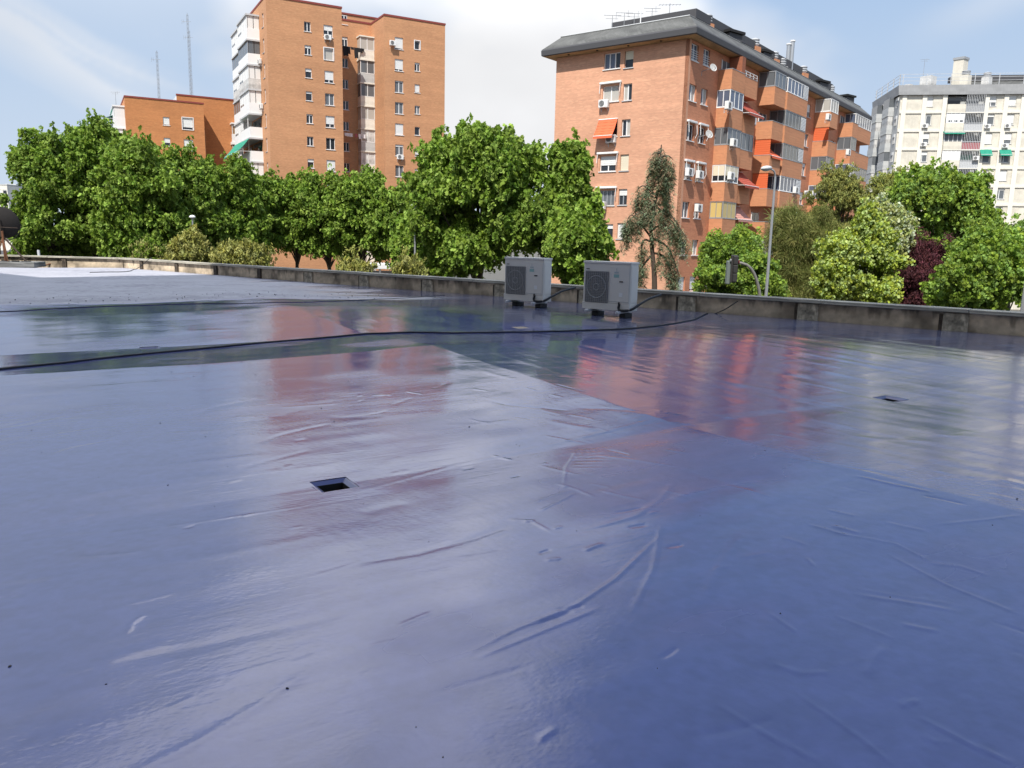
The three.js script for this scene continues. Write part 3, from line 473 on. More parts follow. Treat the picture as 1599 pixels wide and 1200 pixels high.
      if (kind === 'blind') mesh('vent_window', merge([...Array(4)].map((_, i) => span(x0 + 0.3 + i * 0.55, x0 + 0.7 + i * 0.55, y0 + 1.32, y0 + 1.55, out - 0.03, out - 0.02))), M.glass, q); }
    return q;
  };
  const kindsF = ['blind', 'grey', 'blind', 'blind', 'open', 'open', 'blind', 'blind', 'open', 'blind', 'grey'], kindsB = ['blind', 'grey', 'blind', 'grey', 'blind', 'open', 'open', 'blind', 'grey', 'blind', 'open'];
  for (let k = 0; k < 11; k++) { bal(7.2, 13.4, 1.5, k, kindsF[k]); bal(0.6, 7.0, 1.15, k, kindsB[k]); }
  for (const [px, py, x0, x1] of [[404, 207, 2.6, 13.2], [392, 247, 5.0, 9.4]]) awning(FS, b, (x0 + x1) / 2, onFacade(FS, px, py, 1.55)[1], x1 - x0, 1.75, 1.5, M.awningGreen, 1.56);
  // things hung on the tower
  acUnit(F0, ...z2(722, 245), 'white air conditioner under the top shuttered window of the tall left tower');
  acUnit(F0, ...z2(1150, 283), 'white air conditioner beside the top window of the tower wing nearest the big tree', 0.4);
  acUnit(F0, ...z2(1198, 1032), 'white air conditioner low on the tower wing, just left of the big tree crown');
  acUnit(FS, ...z2(337, 360), 'small white air conditioner high on the narrow brick strip beside the white balconies', 0.25, 0, [D - 3.4, onFacade(FS, 420, 86)[1]]);
  acUnit(FS, ...z2(345, 670), 'small white air conditioner midway down the brick strip beside the white balconies', 0.25, 0, [D - 3.4, onFacade(FS, 422, 159)[1]]);
  // washing lines across the recess
  const line = (name, label, zx0, zx1, zy, items) => {
    const a = onFacade(FR, ...z2(zx0, zy), 1.5), e = onFacade(FR, ...z2(zx1, zy + 8), 1.5), p = FR.o.clone().addScaledVector(FR.dx, a[0]).addScaledVector(FR.n, 1.5); p.y += a[1];
    const g = thing(name, label, 'washing line', p, FR.th), len = e[0] - a[0];
    mesh('line', rod(V(0, 0, 0), V(len, -0.08, 0), 0.012), M.steelDull, g);
    items.forEach(([x, w, h, mat]) => { const s = new THREE.Shape(); s.moveTo(-w / 2, 0); s.lineTo(w / 2, -0.03); s.lineTo(w * 0.42, -h * 0.5); s.lineTo(w * 0.5, -h); s.lineTo(w * 0.05, -h * 0.94); s.lineTo(-w * 0.35, -h * 1.03); s.lineTo(-w * 0.46, -h * 0.5); mesh('garment', new THREE.ExtrudeGeometry(s, { depth: 0.05, bevelEnabled: true, bevelSize: 0.02, bevelThickness: 0.02, bevelSegments: 1 }), mat, g, V(x * len, -0.03, -0.02)); });
  };
  line('washing_line', 'washing line with black garments high in the tower recess', 822, 958, 300, [[0.12, 0.75, 1.15, M.clothBlack], [0.26, 0.5, 0.9, M.clothBlack], [0.45, 0.4, 0.3, M.clothBlack], [0.64, 0.55, 1.3, M.clothBlack], [0.82, 0.7, 0.5, M.clothBlack], [0.95, 0.4, 0.35, M.clothBlack]]);
  line('washing_line', 'washing line with small white garments low in the tower recess', 832, 968, 872, [[0.06, 0.3, 0.35, M.clothWhite], [0.18, 0.4, 0.4, M.clothWhite], [0.32, 0.35, 0.42, M.clothWhite], [0.56, 0.35, 0.45, M.clothPink], [0.74, 0.36, 0.6, M.clothWhite], [0.93, 0.42, 0.5, M.clothWhite]]);
}
// ================================================================== lower brick block at the far left
{
  const C = at(200, 250, 112); C.y = GROUND;
  const F0 = facade(C, V(0.877, 0, -0.48)), n = F0.n, b = thing('brick_apartment_block', 'lower orange brick block with few windows behind the left row of trees', 'apartment block', C.clone());
  const z1 = (x, y) => [x * 0.275, 120 + y * 0.275];
  const TOP = onFacade(F0, 202, 152)[1], L1 = onFacade(F0, 319, 200)[0], D = 16, RD = 4.2, FR = back(F0, RD), L2 = onFacade(FR, 368, 180)[0], TOPR = onFacade(FR, 340, 155)[1];
  const holes = [];
  for (const [x, y, w, h, s] of [[943, 252, 0.85, 1.1, 0.9], [948, 370, 0.85, 1.1, 0.6], [1065, 267, 1.4, 1.6, 0.8], [1070, 388, 1.25, 1.5, 0.95]]) for (let k = 0; k < 3; k++) { if (k && y < 360) continue; const q = onFacade(F0, ...z1(x, y)); holes.push([q[0], q[1] - k * FLOOR, w, h]); win(F0, b, q[0], q[1] - k * FLOOR, w, h, { shut: s, split: 1, sillMat: M.white, surround: y === 267 ? M.white : null }); }
  wall(F0, b, 0, L1, 0, TOP, M.brickLow, holes); wall(FR, b, L1 - 3, L2, 0, TOPR, M.brickLow);
  fmesh('wall', span(L1 - 0.3, L1, 0, TOP, -RD - 0.002, -0.302), M.brickLow, F0, b); fmesh('wall', span(L2 - 0.3, L2, 0, TOPR, -D, -RD - 0.302), M.brickLow, F0, b); fmesh('wall', span(0.3, L2 - 0.3, 0, TOP - 0.01, -D, -D + 0.3), M.brickLow, F0, b); fmesh('wall', span(L1 - 3, L1 - 2.7, TOP - 1, TOPR, -D + 0.4, -RD - 0.302), M.white, F0, b);
  const FS = facade(C.clone().addScaledVector(n, -D), n); wall(FS, b, 0, D - 0.302, 0, TOP, M.brickLow);
  const rf = fmesh('roof', merge([span(0.3, L1 - 3.01, TOP - 0.4, TOP - 0.2, -D + 0.3, -0.3), span(L1 - 2.7, L2 - 0.3, TOPR - 0.5, TOPR - 0.3, -D + 0.3, -RD - 0.3)]), M.roofDark, F0, b);
  mesh('roof_coping', merge([span(-0.06, L1 + 0.06, TOP, TOP + 0.2, -0.34, 0.07), span(-0.06, 0.34, TOP, TOP + 0.2, -D, -0.345), span(L1 - 0.3, L1 + 0.06, TOP, TOP + 0.2, -RD + 0.02, -0.345), span(L1 - 3.06, L2 + 0.06, TOPR, TOPR + 0.2, -RD - 0.34, -RD + 0.07)]), M.coping, rf);
  // flue and slot window beside the recess
  fmesh('flue', merge([span(L1 + 0.1, L1 + 0.55, TOP - 9, TOP - 3.1, -RD + 0.03, -RD + 0.4)]), M.creamGrey, F0, b); fmesh('flue_cap', span(L1 + 0.08, L1 + 0.58, TOP - 3.1, TOP - 2.8, -RD + 0.03, -RD + 0.45), M.dark, F0, b);
  // glazed bay at the right edge
  for (let k = 0; k < 4; k++) { const yT = onFacade(FR, 362, 193)[1] - k * FLOOR, x0 = L2 - 0.8, x1 = L2 + 1.5, q = fmesh('balcony', merge([span(x0, x1, yT - 2.7, yT - 1.6, 0.6, 1.1), span(x0 - 0.1, x1 + 0.1, yT - 0.2, yT, 0.002, 1.25), span(x0 - 0.1, x1, yT - 2.9, yT - 2.7, 0.002, 1.2)]), M.white, FR, b); mesh('glazing', span(x0 + 0.05, x1 - 0.05, yT - 1.6, yT - 0.2, 0.95, 1.0), k ? M.glassGrey : M.curtainWarm, q); mesh('glazing_frame', merge([0, 1, 2, 3].map(i => span(x0 + i * (x1 - x0 - 0.08) / 3, x0 + 0.08 + i * (x1 - x0 - 0.08) / 3, yT - 1.6, yT - 0.2, 0.93, 1.06))), M.white, q); }
  // white balconies with green awning on the left side
  for (let k = 0; k < 5; k++) { const yT = TOP - 1.0 - k * FLOOR, q = fmesh('balcony', merge([span(5, D - 1.2, yT - 2.9, yT - 1.6, 1.3, 1.4), span(D - 1.3, D - 1.2, yT - 2.9, yT - 1.6, 0.002, 1.3), span(4.9, D - 1.1, yT - 0.2, yT, 0.002, 1.5)]), M.white, FS, b); mesh('glazing', merge([span(5, D - 1.3, yT - 1.6, yT - 0.2, 1.32, 1.36), span(D - 1.26, D - 1.22, yT - 1.6, yT - 0.2, 0.02, 1.3)]), M.shutter, q); }
  awning(FS, b, 8.5, TOP - 1.2, 6, 1.2, 2.4, M.awningGreen);
  const top = (px, py, d) => at(px, py, d);
  const base = (px, d) => { const p = at(px, 150, d); p.y = GROUND + TOP - 0.3; return p; };
  { const m1 = base(298, 122), t = at(296, 20, 122); const a = antenna('lattice_mast', 'tallest lattice mast on the lower left brick block roof', V(m1.x, m1.y, m1.z), t.y - m1.y, 'lattice'); const m2 = base(303, 124), t2 = at(294.5, 45, 124); antenna('lattice_mast', 'second tall lattice mast standing just left of the tallest on the left brick block', V(t2.x, m2.y, t2.z), t2.y - m2.y, 'lattice'); const m3 = base(248, 118), t3 = at(243, 79, 118); antenna('lattice_mast', 'shorter lattice mast left of the pair on the lower brick block', V(m3.x, m3.y, m3.z), t3.y - m3.y, 'lattice'); }
  antenna('roof_antenna', 'thin whip antenna at the far left edge of the lower brick block', base(180, 126), 3.2, 'tee');
  chimney(b, base(222, 118), 0.9, 1.0, M.creamGrey, false);
}
// ================================================================== brick block with mansard roof, right of centre
function ringGeo(x0, x1, z0, z1, oa, ya, ob, yb) { // four sloped quads between two offset rectangles, uv in metres
  const c = (o, y) => [V(x0 - o, y, z1 + o), V(x1 + o, y, z1 + o), V(x1 + o, y, z0 - o), V(x0 - o, y, z0 - o)], A = c(oa, ya), B = c(ob, yb), pos = [], uv = [];
  for (let k = 0; k < 4; k++) { const m = (k + 1) % 4, q = [A[k], A[m], B[m], B[k]], len = A[k].distanceTo(A[m]), hgt = Math.hypot(oa - ob, ya - yb); const t = [[0, 0], [len, 0], [len, hgt], [0, hgt]]; for (const i of [0, 1, 2, 0, 2, 3]) { pos.push(q[i].x, q[i].y, q[i].z); uv.push(...t[i]); } }
  const g = new THREE.BufferGeometry(); g.setAttribute('position', new THREE.Float32BufferAttribute(pos, 3)); g.setAttribute('uv', new THREE.Float32BufferAttribute(uv, 2)); g.computeVertexNormals(); return g;
}
let B2F, B2R;
{
  const C = at(1067, 250, 62); C.y = GROUND; const u = V(-AC_, 0, -AS_);
  const probe = facade(C, V(AC_, 0, AS_)), LW = -onFacade(probe, 866, 200)[0];
  const FL = B2F = facade(C.clone().addScaledVector(u, LW), V(AC_, 0, AS_)), FR = B2R = facade(C, V(AS_, 0, -AC_));
  const b = thing('brick_apartment_block', 'brick apartment block with grey mansard roof and stacked corner balconies behind the cedar', 'apartment block', FL.o.clone());
  const WT = onFacade(FL, 1074, 61)[1], LR = 46.5;
  // --- sunny end wall
  const holes = [];
  const rows = (px, py0, py1, n) => { const a = onFacade(FL, px, py0), e = onFacade(FL, px - 9, py1), out = []; for (let k = 0; k < n; k++) out.push([a[0], a[1] - k * (a[1] - e[1]) / (n - 1)]); return out; };
  const big = rows(956, 90.5, 362, 6), small = rows(982.5, 87.5, 361, 6);
  big[0][1] -= 0.22; small[0][1] -= 0.24;
  const st = [[{ split: 3, pane: [M.glassBlue, M.glassBlue, M.glass] }, { split: 1, frame: M.frameGrey, shut: 0.5, shutMat: M.shutterCream }], [{ split: 2, pane: [M.curtain, M.curtain] }, { split: 2, pane: [M.curtain, M.glass] }], [{ split: 2 }, { split: 2, pane: [M.glass, M.curtain] }], [{ split: 2, shut: 0.6 }, { split: 1, shut: 0.98, shutMat: M.shutterCream, frame: M.frameGrey }], [{ split: 4, frame: M.frameGrey, pane: [M.glassGrey] }, { split: 2, shut: 0.4, frame: M.frameGrey }], [{ split: 2, shut: 0.3 }, { split: 1, shut: 0.98 }]];
  for (let k = 0; k < 6; k++) { holes.push([...big[k], 1.5, 1.2], [...small[k], 0.78, 1.25]); win(FL, b, ...big[k], 1.5, 1.2, { ...st[k][0], sillMat: M.white }); win(FL, b, ...small[k], 0.78, 1.25, st[k][1]); }
  for (const k of [1, 3, 4]) cassette(FL, b, big[k][0] + 0.02, big[k][1] + 0.82, 1.95, 1.1);
  awning(FL, b, big[2][0] - 0.1, big[2][1] + 0.75, 1.75, 1.35, 0.75, M.awningOrange);
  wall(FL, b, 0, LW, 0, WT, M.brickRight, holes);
  // --- long wall with the balconies
  const rail0 = onFacade(FR, 1117, 102, 0.5)[1], PITCH = 2.87, rail = k => rail0 - k * PITCH;
  const h2 = [], colsX = [[1085.5, 82, 1.2, 1.2], [1103.6, 90, 1.15, 1.2]];
  const stR = [{ split: 2, rail: true, pane: [M.glassBlue] }, { split: 2, pane: [M.glassBlue, M.curtain] }, { split: 2, pane: [M.glass] }, { split: 2, shut: 0.5 }, { split: 2, pane: [M.glassGrey] }, { split: 2, pane: [M.curtainYellow, M.curtain] }, { split: 2, shut: 0.85 }];
  colsX.forEach(([px, py, w, h], ci) => { const a = onFacade(FR, px, py); for (let k = 0; k < 7; k++) { const y = a[1] - k * PITCH; h2.push([a[0], y, w, h]); const s = { ...stR[k] }; if (ci && k === 3) s.shut = 0.98; if (ci && k === 3) s.shutMat = M.shutterCream; win(FR, b, a[0], y, w, h, { ...s, sillMat: M.white }); if (k === 2 || k === 3) cassette(FR, b, a[0], y + 0.78, 1.5, 1.2); } });
  for (const px of [1263, 1303]) { const a = onFacade(FR, px, px === 1263 ? 173 : 186); for (let k = -1; k < 5; k++) { const y = a[1] - k * PITCH; if (y > WT - 0.8) continue; h2.push([a[0], y, 1.2, 1.25]); win(FR, b, a[0], y, 1.2, 1.25, { split: 2, shut: (k + 2) % 3 * 0.3, pane: [M.glassGrey] }); } }
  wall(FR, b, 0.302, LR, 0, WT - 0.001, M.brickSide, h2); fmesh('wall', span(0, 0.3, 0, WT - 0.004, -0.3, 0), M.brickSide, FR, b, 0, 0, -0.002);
  fmesh('wall', span(0, LW, 0, WT - 0.01, -LR - 0.3, -LR), M.brickRight, FL, b); fmesh('wall', span(0, 0.3, 0, WT - 0.02, -LR, -0.302), M.brickRight, FL, b);
  // balcony bays: x range along the wall, projection, what stands behind each parapet
  const X = (px, off) => onFacade(FR, px, 250, off)[0];
  const bays = [
    { x0: X(1134.5, 1.15), x1: X(1155, 1.15), p: 1.15, k: ['open', 'white', 'grey', 'shut', 'yellow', 'whiteYellow', 'grey'] }, { x0: X(1155, 1.15) + 0.12, x1: X(1179, 1.15), p: 0.9, k: ['openRail', 'awning', 'grey', 'awningRed', 'awningPale', 'open', 'open'] },
    { x0: X(1202, 1.5), x1: X(1219, 1.5), p: 1.5, k: ['grey', 'open', 'blind', 'blind', 'dark', 'shut', 'open'] }, { x0: X(1219, 1.5) + 0.5, x1: X(1254, 1.5), p: 1.5, k: ['white', 'slat', 'slat', 'white', 'slatDark', 'open', 'open'] },
    { x0: X(1291, 1.6), x1: X(1300, 1.6) + 0.6, p: 1.6, k: ['greyWhite', 'orange', 'grey', 'white', 'dark', 'open', 'open'] },
    { x0: X(1327, 1.5), x1: X(1327, 1.5) + 2.0, p: 1.5, k: ['open', 'grey', 'white', 'grey', 'open', 'open', 'open'] }, { x0: X(1327, 1.5) + 2.1, x1: LR - 0.1, p: 1.2, k: ['white', 'open', 'grey', 'white', 'open', 'open', 'open'] }];
  bays.forEach((B, bi) => {
    const { x0, x1, p } = B;
    for (let k = 0; k < 7; k++) {
      const yr = rail(k), y0 = yr - 1.5, kind = B.k[k], yt = k ? rail(k - 1) - 1.5 : WT - 0.02; if (y0 < 0) continue;
      const q = fmesh('balcony', merge([span(x0, x1, y0, yr, p - 0.12, p), span(x0, x0 + 0.12, y0, yr, 0.002, p - 0.121), span(x1 - 0.12, x1, y0, yr, 0.002, p - 0.121), span(x0 + 0.121, x1 - 0.121, y0 + 0.005, y0 + 0.2, 0.002, p - 0.121)]), M.brickBalcony, FR, b);
      mesh('balcony_lip', merge([span(x0 - 0.015, x1 + 0.015, yr, yr + 0.045, p - 0.14, p + 0.015), span(x0 - 0.015, x0 + 0.13, yr, yr + 0.045, 0.004, p - 0.142)]), /white|shut/i.test(kind) ? M.white : M.midGrey, q);
      // door and window on the wall behind
      const cx = (x0 + x1) / 2, ww = Math.min(1.6, (x1 - x0) * 0.7);
      const enclosed = /white|grey|shut|yellow|slat$/i.test(kind);
      if (!enclosed) { const d = mesh('balcony_door', span(cx - ww / 2, cx + ww / 2, y0 + 0.2, y0 + 2.35, 0.004, 0.05), /dark/i.test(kind) ? M.glass : M.glassGrey, q); mesh('door_frame', merge([span(cx - ww / 2 - 0.06, cx - ww / 2, y0 + 0.2, y0 + 2.41, 0.004, 0.07), span(cx + ww / 2, cx + ww / 2 + 0.06, y0 + 0.2, y0 + 2.41, 0.004, 0.07), span(cx - 0.03, cx + 0.03, y0 + 0.2, y0 + 2.35, 0.052, 0.07)]), M.white, q); }
      if (enclosed) {
        const fm = /white|shut/i.test(kind) ? M.white : M.frameGrey, pm = { white: M.glassBlue, grey: M.glassGrey, greyWhite: M.curtain, shut: M.glass, yellow: M.curtainYellow, whiteYellow: M.curtain, slat: M.glassGrey }[kind];
        const a = yr + 0.046, t = yt - 0.002, fr = [], pn = [], sd = [];
        const N = Math.max(2, Math.round((x1 - x0) / 0.9)), xs = i => x0 + 0.03 + (x1 - x0 - 0.06) * i / N;
        for (let i = 0; i <= N; i++) { fr.push(span(xs(i) - 0.03, xs(i) + 0.03, a, t, p - 0.10, p - 0.02)); if (i < N) pn.push(span(xs(i) + 0.03, xs(i + 1) - 0.03, a + 0.05, t - 0.07, p - 0.07, p - 0.05)); }
        fr.push(span(x0, x1, t - 0.07, t, p - 0.095, p - 0.025), span(x0, x1, a, a + 0.05, p - 0.095, p - 0.025));
        const M2 = 2; for (let i = 0; i < M2; i++) sd.push(span(x0 + 0.05, x0 + 0.07, a + 0.05, t - 0.07, 0.05 + i * (p - 0.16) / M2, 0.0 + (i + 1) * (p - 0.16) / M2)); fr.push(span(x0 + 0.02, x0 + 0.1, a, t, p / 2 - 0.07, p / 2 - 0.01), span(x0 + 0.02, x0 + 0.1, t - 0.08, t - 0.003, 0.004, p - 0.11), span(x0 + 0.02, x0 + 0.1, a, a + 0.06, 0.004, p - 0.11), span(x0 + 0.02, x0 + 0.1, a + 0.06, t - 0.08, 0.004, 0.06));
        pn.push(span(x1 - 0.07, x1 - 0.05, a, t, 0.004, p - 0.11));
        const gz = mesh('glazing', merge(pn), pm, q); mesh('glazing_frame', merge(fr), fm, q);
        mesh('side_glazing', merge(sd), kind === 'white' && k === 1 ? M.glassBlue : kind === 'shut' ? M.glass : kind === 'grey' ? M.glassGrey : pm, q);
        if (kind === 'shut') { mesh('shutter', merge([span(x0 + 0.1, x1 - 0.1, t - 0.85, t - 0.08, p - 0.045, p - 0.03), span(x0 + 0.028, x0 + 0.045, t - 0.85, t - 0.08, 0.08, p - 0.13)]), bi ? M.white : M.shutterCream, q); }
        if (kind === 'slat' || (kind === 'white' && bi === 3)) { const l = []; for (let i = 0; i < 9; i++) l.push(span(x1 - 1.4, x1 - 0.05, a + 0.08 + i * (t - a - 0.2) / 9, a + 0.08 + (i + 0.7) * (t - a - 0.2) / 9, p - 0.015, p + 0.01)); mesh('slat_blind', merge(l), M.white, q); }
        if (kind === 'grey' && k === 2 && bi === 0) mesh('curtain', span(x0 + 0.075, x0 + 0.085, a + 0.02, t - 0.25, 0.1, p - 0.2), M.curtain, q);
      }
      if (kind === 'slatDark') { const l = []; for (let i = 0; i < 7; i++) l.push(span(x1 - 1.3, x1 - 0.1, yr + 0.12 + i * 0.16, yr + 0.23 + i * 0.16, p - 0.06, p - 0.02)); mesh('slat_blind', merge(l), M.white, q); }
      if (kind === 'openRail') { const l = [span(x0, x1, yr + 0.42, yr + 0.46, p - 0.08, p - 0.04), span(x0, x1, yr + 0.22, yr + 0.25, p - 0.08, p - 0.04)]; for (let i = 0; i < 5; i++) l.push(span(x0 + i * (x1 - x0 - 0.05) / 4, x0 + 0.04 + i * (x1 - x0 - 0.05) / 4, yr + 0.05, yr + 0.42, p - 0.08, p - 0.04)); mesh('railing', merge(l), M.white, q); }
      if (kind === 'blind' || kind === 'orange') { // orange cloth let down to the parapet across the sunny side
        const g = new THREE.PlaneGeometry(p - 0.1, yt - yr - 0.05, 4, 18), ps = g.attributes.position; for (let i = 0; i < ps.count; i++) ps.setZ(i, Math.sin(ps.getY(i) * 34) * 0.02); g.computeVertexNormals(); const m = mesh('cloth_blind', g.rotateY(-Math.PI / 2).translate(x0 + 0.05, (yr + yt) / 2, p / 2), M.blindOrange, q); M.blindOrange.side = THREE.DoubleSide;
      }
      const aw = { awning: M.awningRed, awningRed: M.awningRed, awningPale: M.awningPale, blind: M.awningOrange }[kind];
      if ((aw && !(kind === 'blind' && k === 3)) || (bi === 0 && k === 5)) awning(FR, b, (x0 + x1) / 2 + 0.1, yt - 0.12, (x1 - x0) * 0.95, kind === 'awningPale' ? 1.2 : 1.3, kind === 'awningPale' ? 1.25 : 1.6, aw || M.awningRed);
      if (kind === 'awning' || kind === 'openRail') mesh('pier', span(x0 + 0.02, x0 + 0.3, yr + 0.045, yt, p - 0.13, p - 0.03), kind === 'awning' ? M.white : M.brickBalcony, q);
      if (kind === 'open' && bi === 0) mesh('pier', span(x1 - 0.7, x1 - 0.02, yr + 0.046, yt, 0.004, p - 0.03), M.brickBand, q);
    }
  });
  // brick party fins between pairs of bays
  // --- mansard roof
  const rg = (oa, ya, ob, yb) => ringGeo(0, LW, -LR, 0, oa, ya, ob, yb);
  const rf = fmesh('roof', merge([rg(0.86, WT + 0.62, -0.35, WT + 1.75), span(0.2, LW - 0.2, WT + 1.5, WT + 1.7, -LR + 0.2, -0.2)]), M.roofGrey, FL, b);
  mesh('soffit', rg(-0.29, WT + 0.005, 0.82, WT + 0.06), M.soffit, rf); mesh('eave', merge([rg(0.82, WT + 0.06, 0.91, WT + 0.12), rg(0.91, WT + 0.12, 0.93, WT + 0.5), rg(0.93, WT + 0.5, 0.86, WT + 0.62)]), M.roofDark, rf);
  mesh('roof_edge', rg(-0.3, WT + 1.72, -0.32, WT + 1.78), M.lightGrey, rf);
  mesh('soffit_lamp', merge([1.5, 4.2, 7, 9.8].map(x => cyl(0.09, 0.09, 0.06, x, WT - 0.01, 0.45))), M.dark, rf);
  // upper roof set back behind the first
  const up = mesh('upper_roof', merge([span(3.2, LW - 1.2, WT + 2.35, WT + 3.0, -LR + 8, -3.2)]), M.roofDark, rf); mesh('upper_wall', span(3.6, LW - 1.6, WT + 1.6, WT + 2.349, -LR + 8.4, -3.6), M.soffit, up);
  mesh('ridge_cap', span(LW * 0.1, LW * 0.42, WT + 1.72, WT + 2.3, -9, -4), M.roofDark, up);
  const roofAt = (px, py, inset) => { const [x] = onFacade(FR, px, py, -inset); const p = FR.o.clone().addScaledVector(FR.dx, x).addScaledVector(FR.n, -inset); p.y += WT + 1.6; return p; };
  for (const [px, py, ins, w, h, m, cap] of [[1104, 35, 1.6, 0.85, 0.9, M.brickBalcony, 1], [1178, 82, 1.4, 0.8, 1.0, M.brickBalcony, 1], [1208, 100, 1.4, 0.8, 0.8, M.brickBalcony, 1], [1220, 105, 1.3, 0.9, 0.5, M.whiteDirty, 1], [1253, 122, 1.3, 0.85, 0.9, M.brickBalcony, 1], [1297, 150, 1.3, 0.8, 0.5, M.whiteDirty, 1]]) chimney(b, roofAt(px, py, ins), w, h, m, !!cap);
  for (const [px, py, w] of [[1137, 50, 1.7], [1318, 160, 1.6], [1190, 88, 1.2], [1276, 142, 1.6]]) { const c = chimney(b, roofAt(px, py, 1.3), w, 0.7, M.roofDark, false); mesh('vent_cap', span(-w * 0.6, w * 0.6, 0.75, 0.95, -w * 0.6, w * 0.6), M.dark, c); }
  { const p = roofAt(1232, 105, 1.5), t = at(1232.5, 65, -p.z), g = thing('flue_mast', 'tall pale metal flue standing on the mansard roof of the right brick block', 'flue', p); mesh('pipe', merge([cyl(0.2, 0.2, t.y - p.y - 0.3, -0.16, 0, 0), cyl(0.2, 0.2, t.y - p.y, 0.2, 0, 0)]), M.steel, g); mesh('cap', merge([cyl(0.26, 0.26, 0.12, -0.16, t.y - p.y - 0.3, 0), cyl(0.26, 0.26, 0.12, 0.2, t.y - p.y, 0)]), M.white, g); }
  // --- aerials along the front roof edge
  for (const [px, pt, kind, lab, inset] of [[956, 24, 'tee', 'leftmost roof aerial on the mansard block, a small T shape', 2.2], [974.5, 20, 'tee', 'second roof aerial from the left on the mansard block', 2.4], [990, 21, 'tee', 'third roof aerial from the left on the mansard block', 2.4], [1000, 16, 'mast', 'plain white aerial post, fourth from the left on the mansard block', 2.4], [1017.5, 13, 'tee', 'fifth roof aerial from the left on the mansard block, low and wide', 6], [1044.5, 5, 'yagi', 'rightmost roof aerial on the mansard block, a yagi on a pole', 6]]) {
    const [x] = onFacade(FL, px, 40, -inset), p = FL.o.clone().addScaledVector(FL.dx, x).addScaledVector(FL.n, -inset); p.y += inset > 5 ? WT + 3 : WT + 1.65; const t = at(px, pt, -p.z); const h = Math.max(0.8, t.y - p.y);
    if (kind === 'mast') { const a = thing('roof_antenna', lab, 'antenna', p); mesh('mast', rod(V(0, 0, 0), V(0, h, 0), 0.05), M.white, a); } else antenna('roof_antenna', lab, p, h, kind);
  }
  // --- air conditioners and dishes hung on the walls
  acUnit(FL, 943, 162, 'white air conditioner below the second window of the sunny brick end wall');
  acUnit(FL, 954, 217, 'white air conditioner half hidden under the orange awning');
  acUnit(FL, 938, 321, 'white air conditioner left under the fifth window of the sunny brick end wall', 0.4);
  acUnit(FL, 942, 372, 'lowest white air conditioner on the sunny brick end wall, beside the tree');
  const list = [[1138, 165, 'white air conditioner beside the white framed second floor balcony from the top', 1.35], [1146, 223, 'white air conditioner on the grey glazed balcony, third from the top', 1.35], [1076.5, 269, 'left of the two white air conditioners under shuttered windows near the building corner', 0.25], [1093, 273, 'right of the two white air conditioners under shuttered windows near the building corner', 0.25], [1142, 275, 'white air conditioner on the cream shuttered corner balcony', 1.35], [1091, 325, 'white air conditioner beside the balcony with yellow curtains', 0.3], [1294, 183, 'white air conditioner on the high balcony toward the far end of the mansard block', 1.8], [1325, 238, 'white air conditioner on the last balcony stack at the far end', 1.7], [1263, 303, 'white air conditioner just above the olive tree, below an orange blind', 1.75], [1243, 297, 'white air conditioner beside the white louvred balcony behind the lamp post', 1.7], [1176, 189, 'small grey air conditioner in the gap right of the white pier balcony', 0.3]];
  for (const [px, py, lab, off] of list) acUnit(FR, px, py, lab, off, px === 1263 ? -1.2 : 0);
  wallDish(FR, 1113.6, 106, 0.9, 'upper white satellite dish at the left corner of the top brick balcony', 0.30);
  wallDish(FR, 1107, 210, 0.9, 'lower white satellite dish by the grey glazed third balcony', 0.32);
}
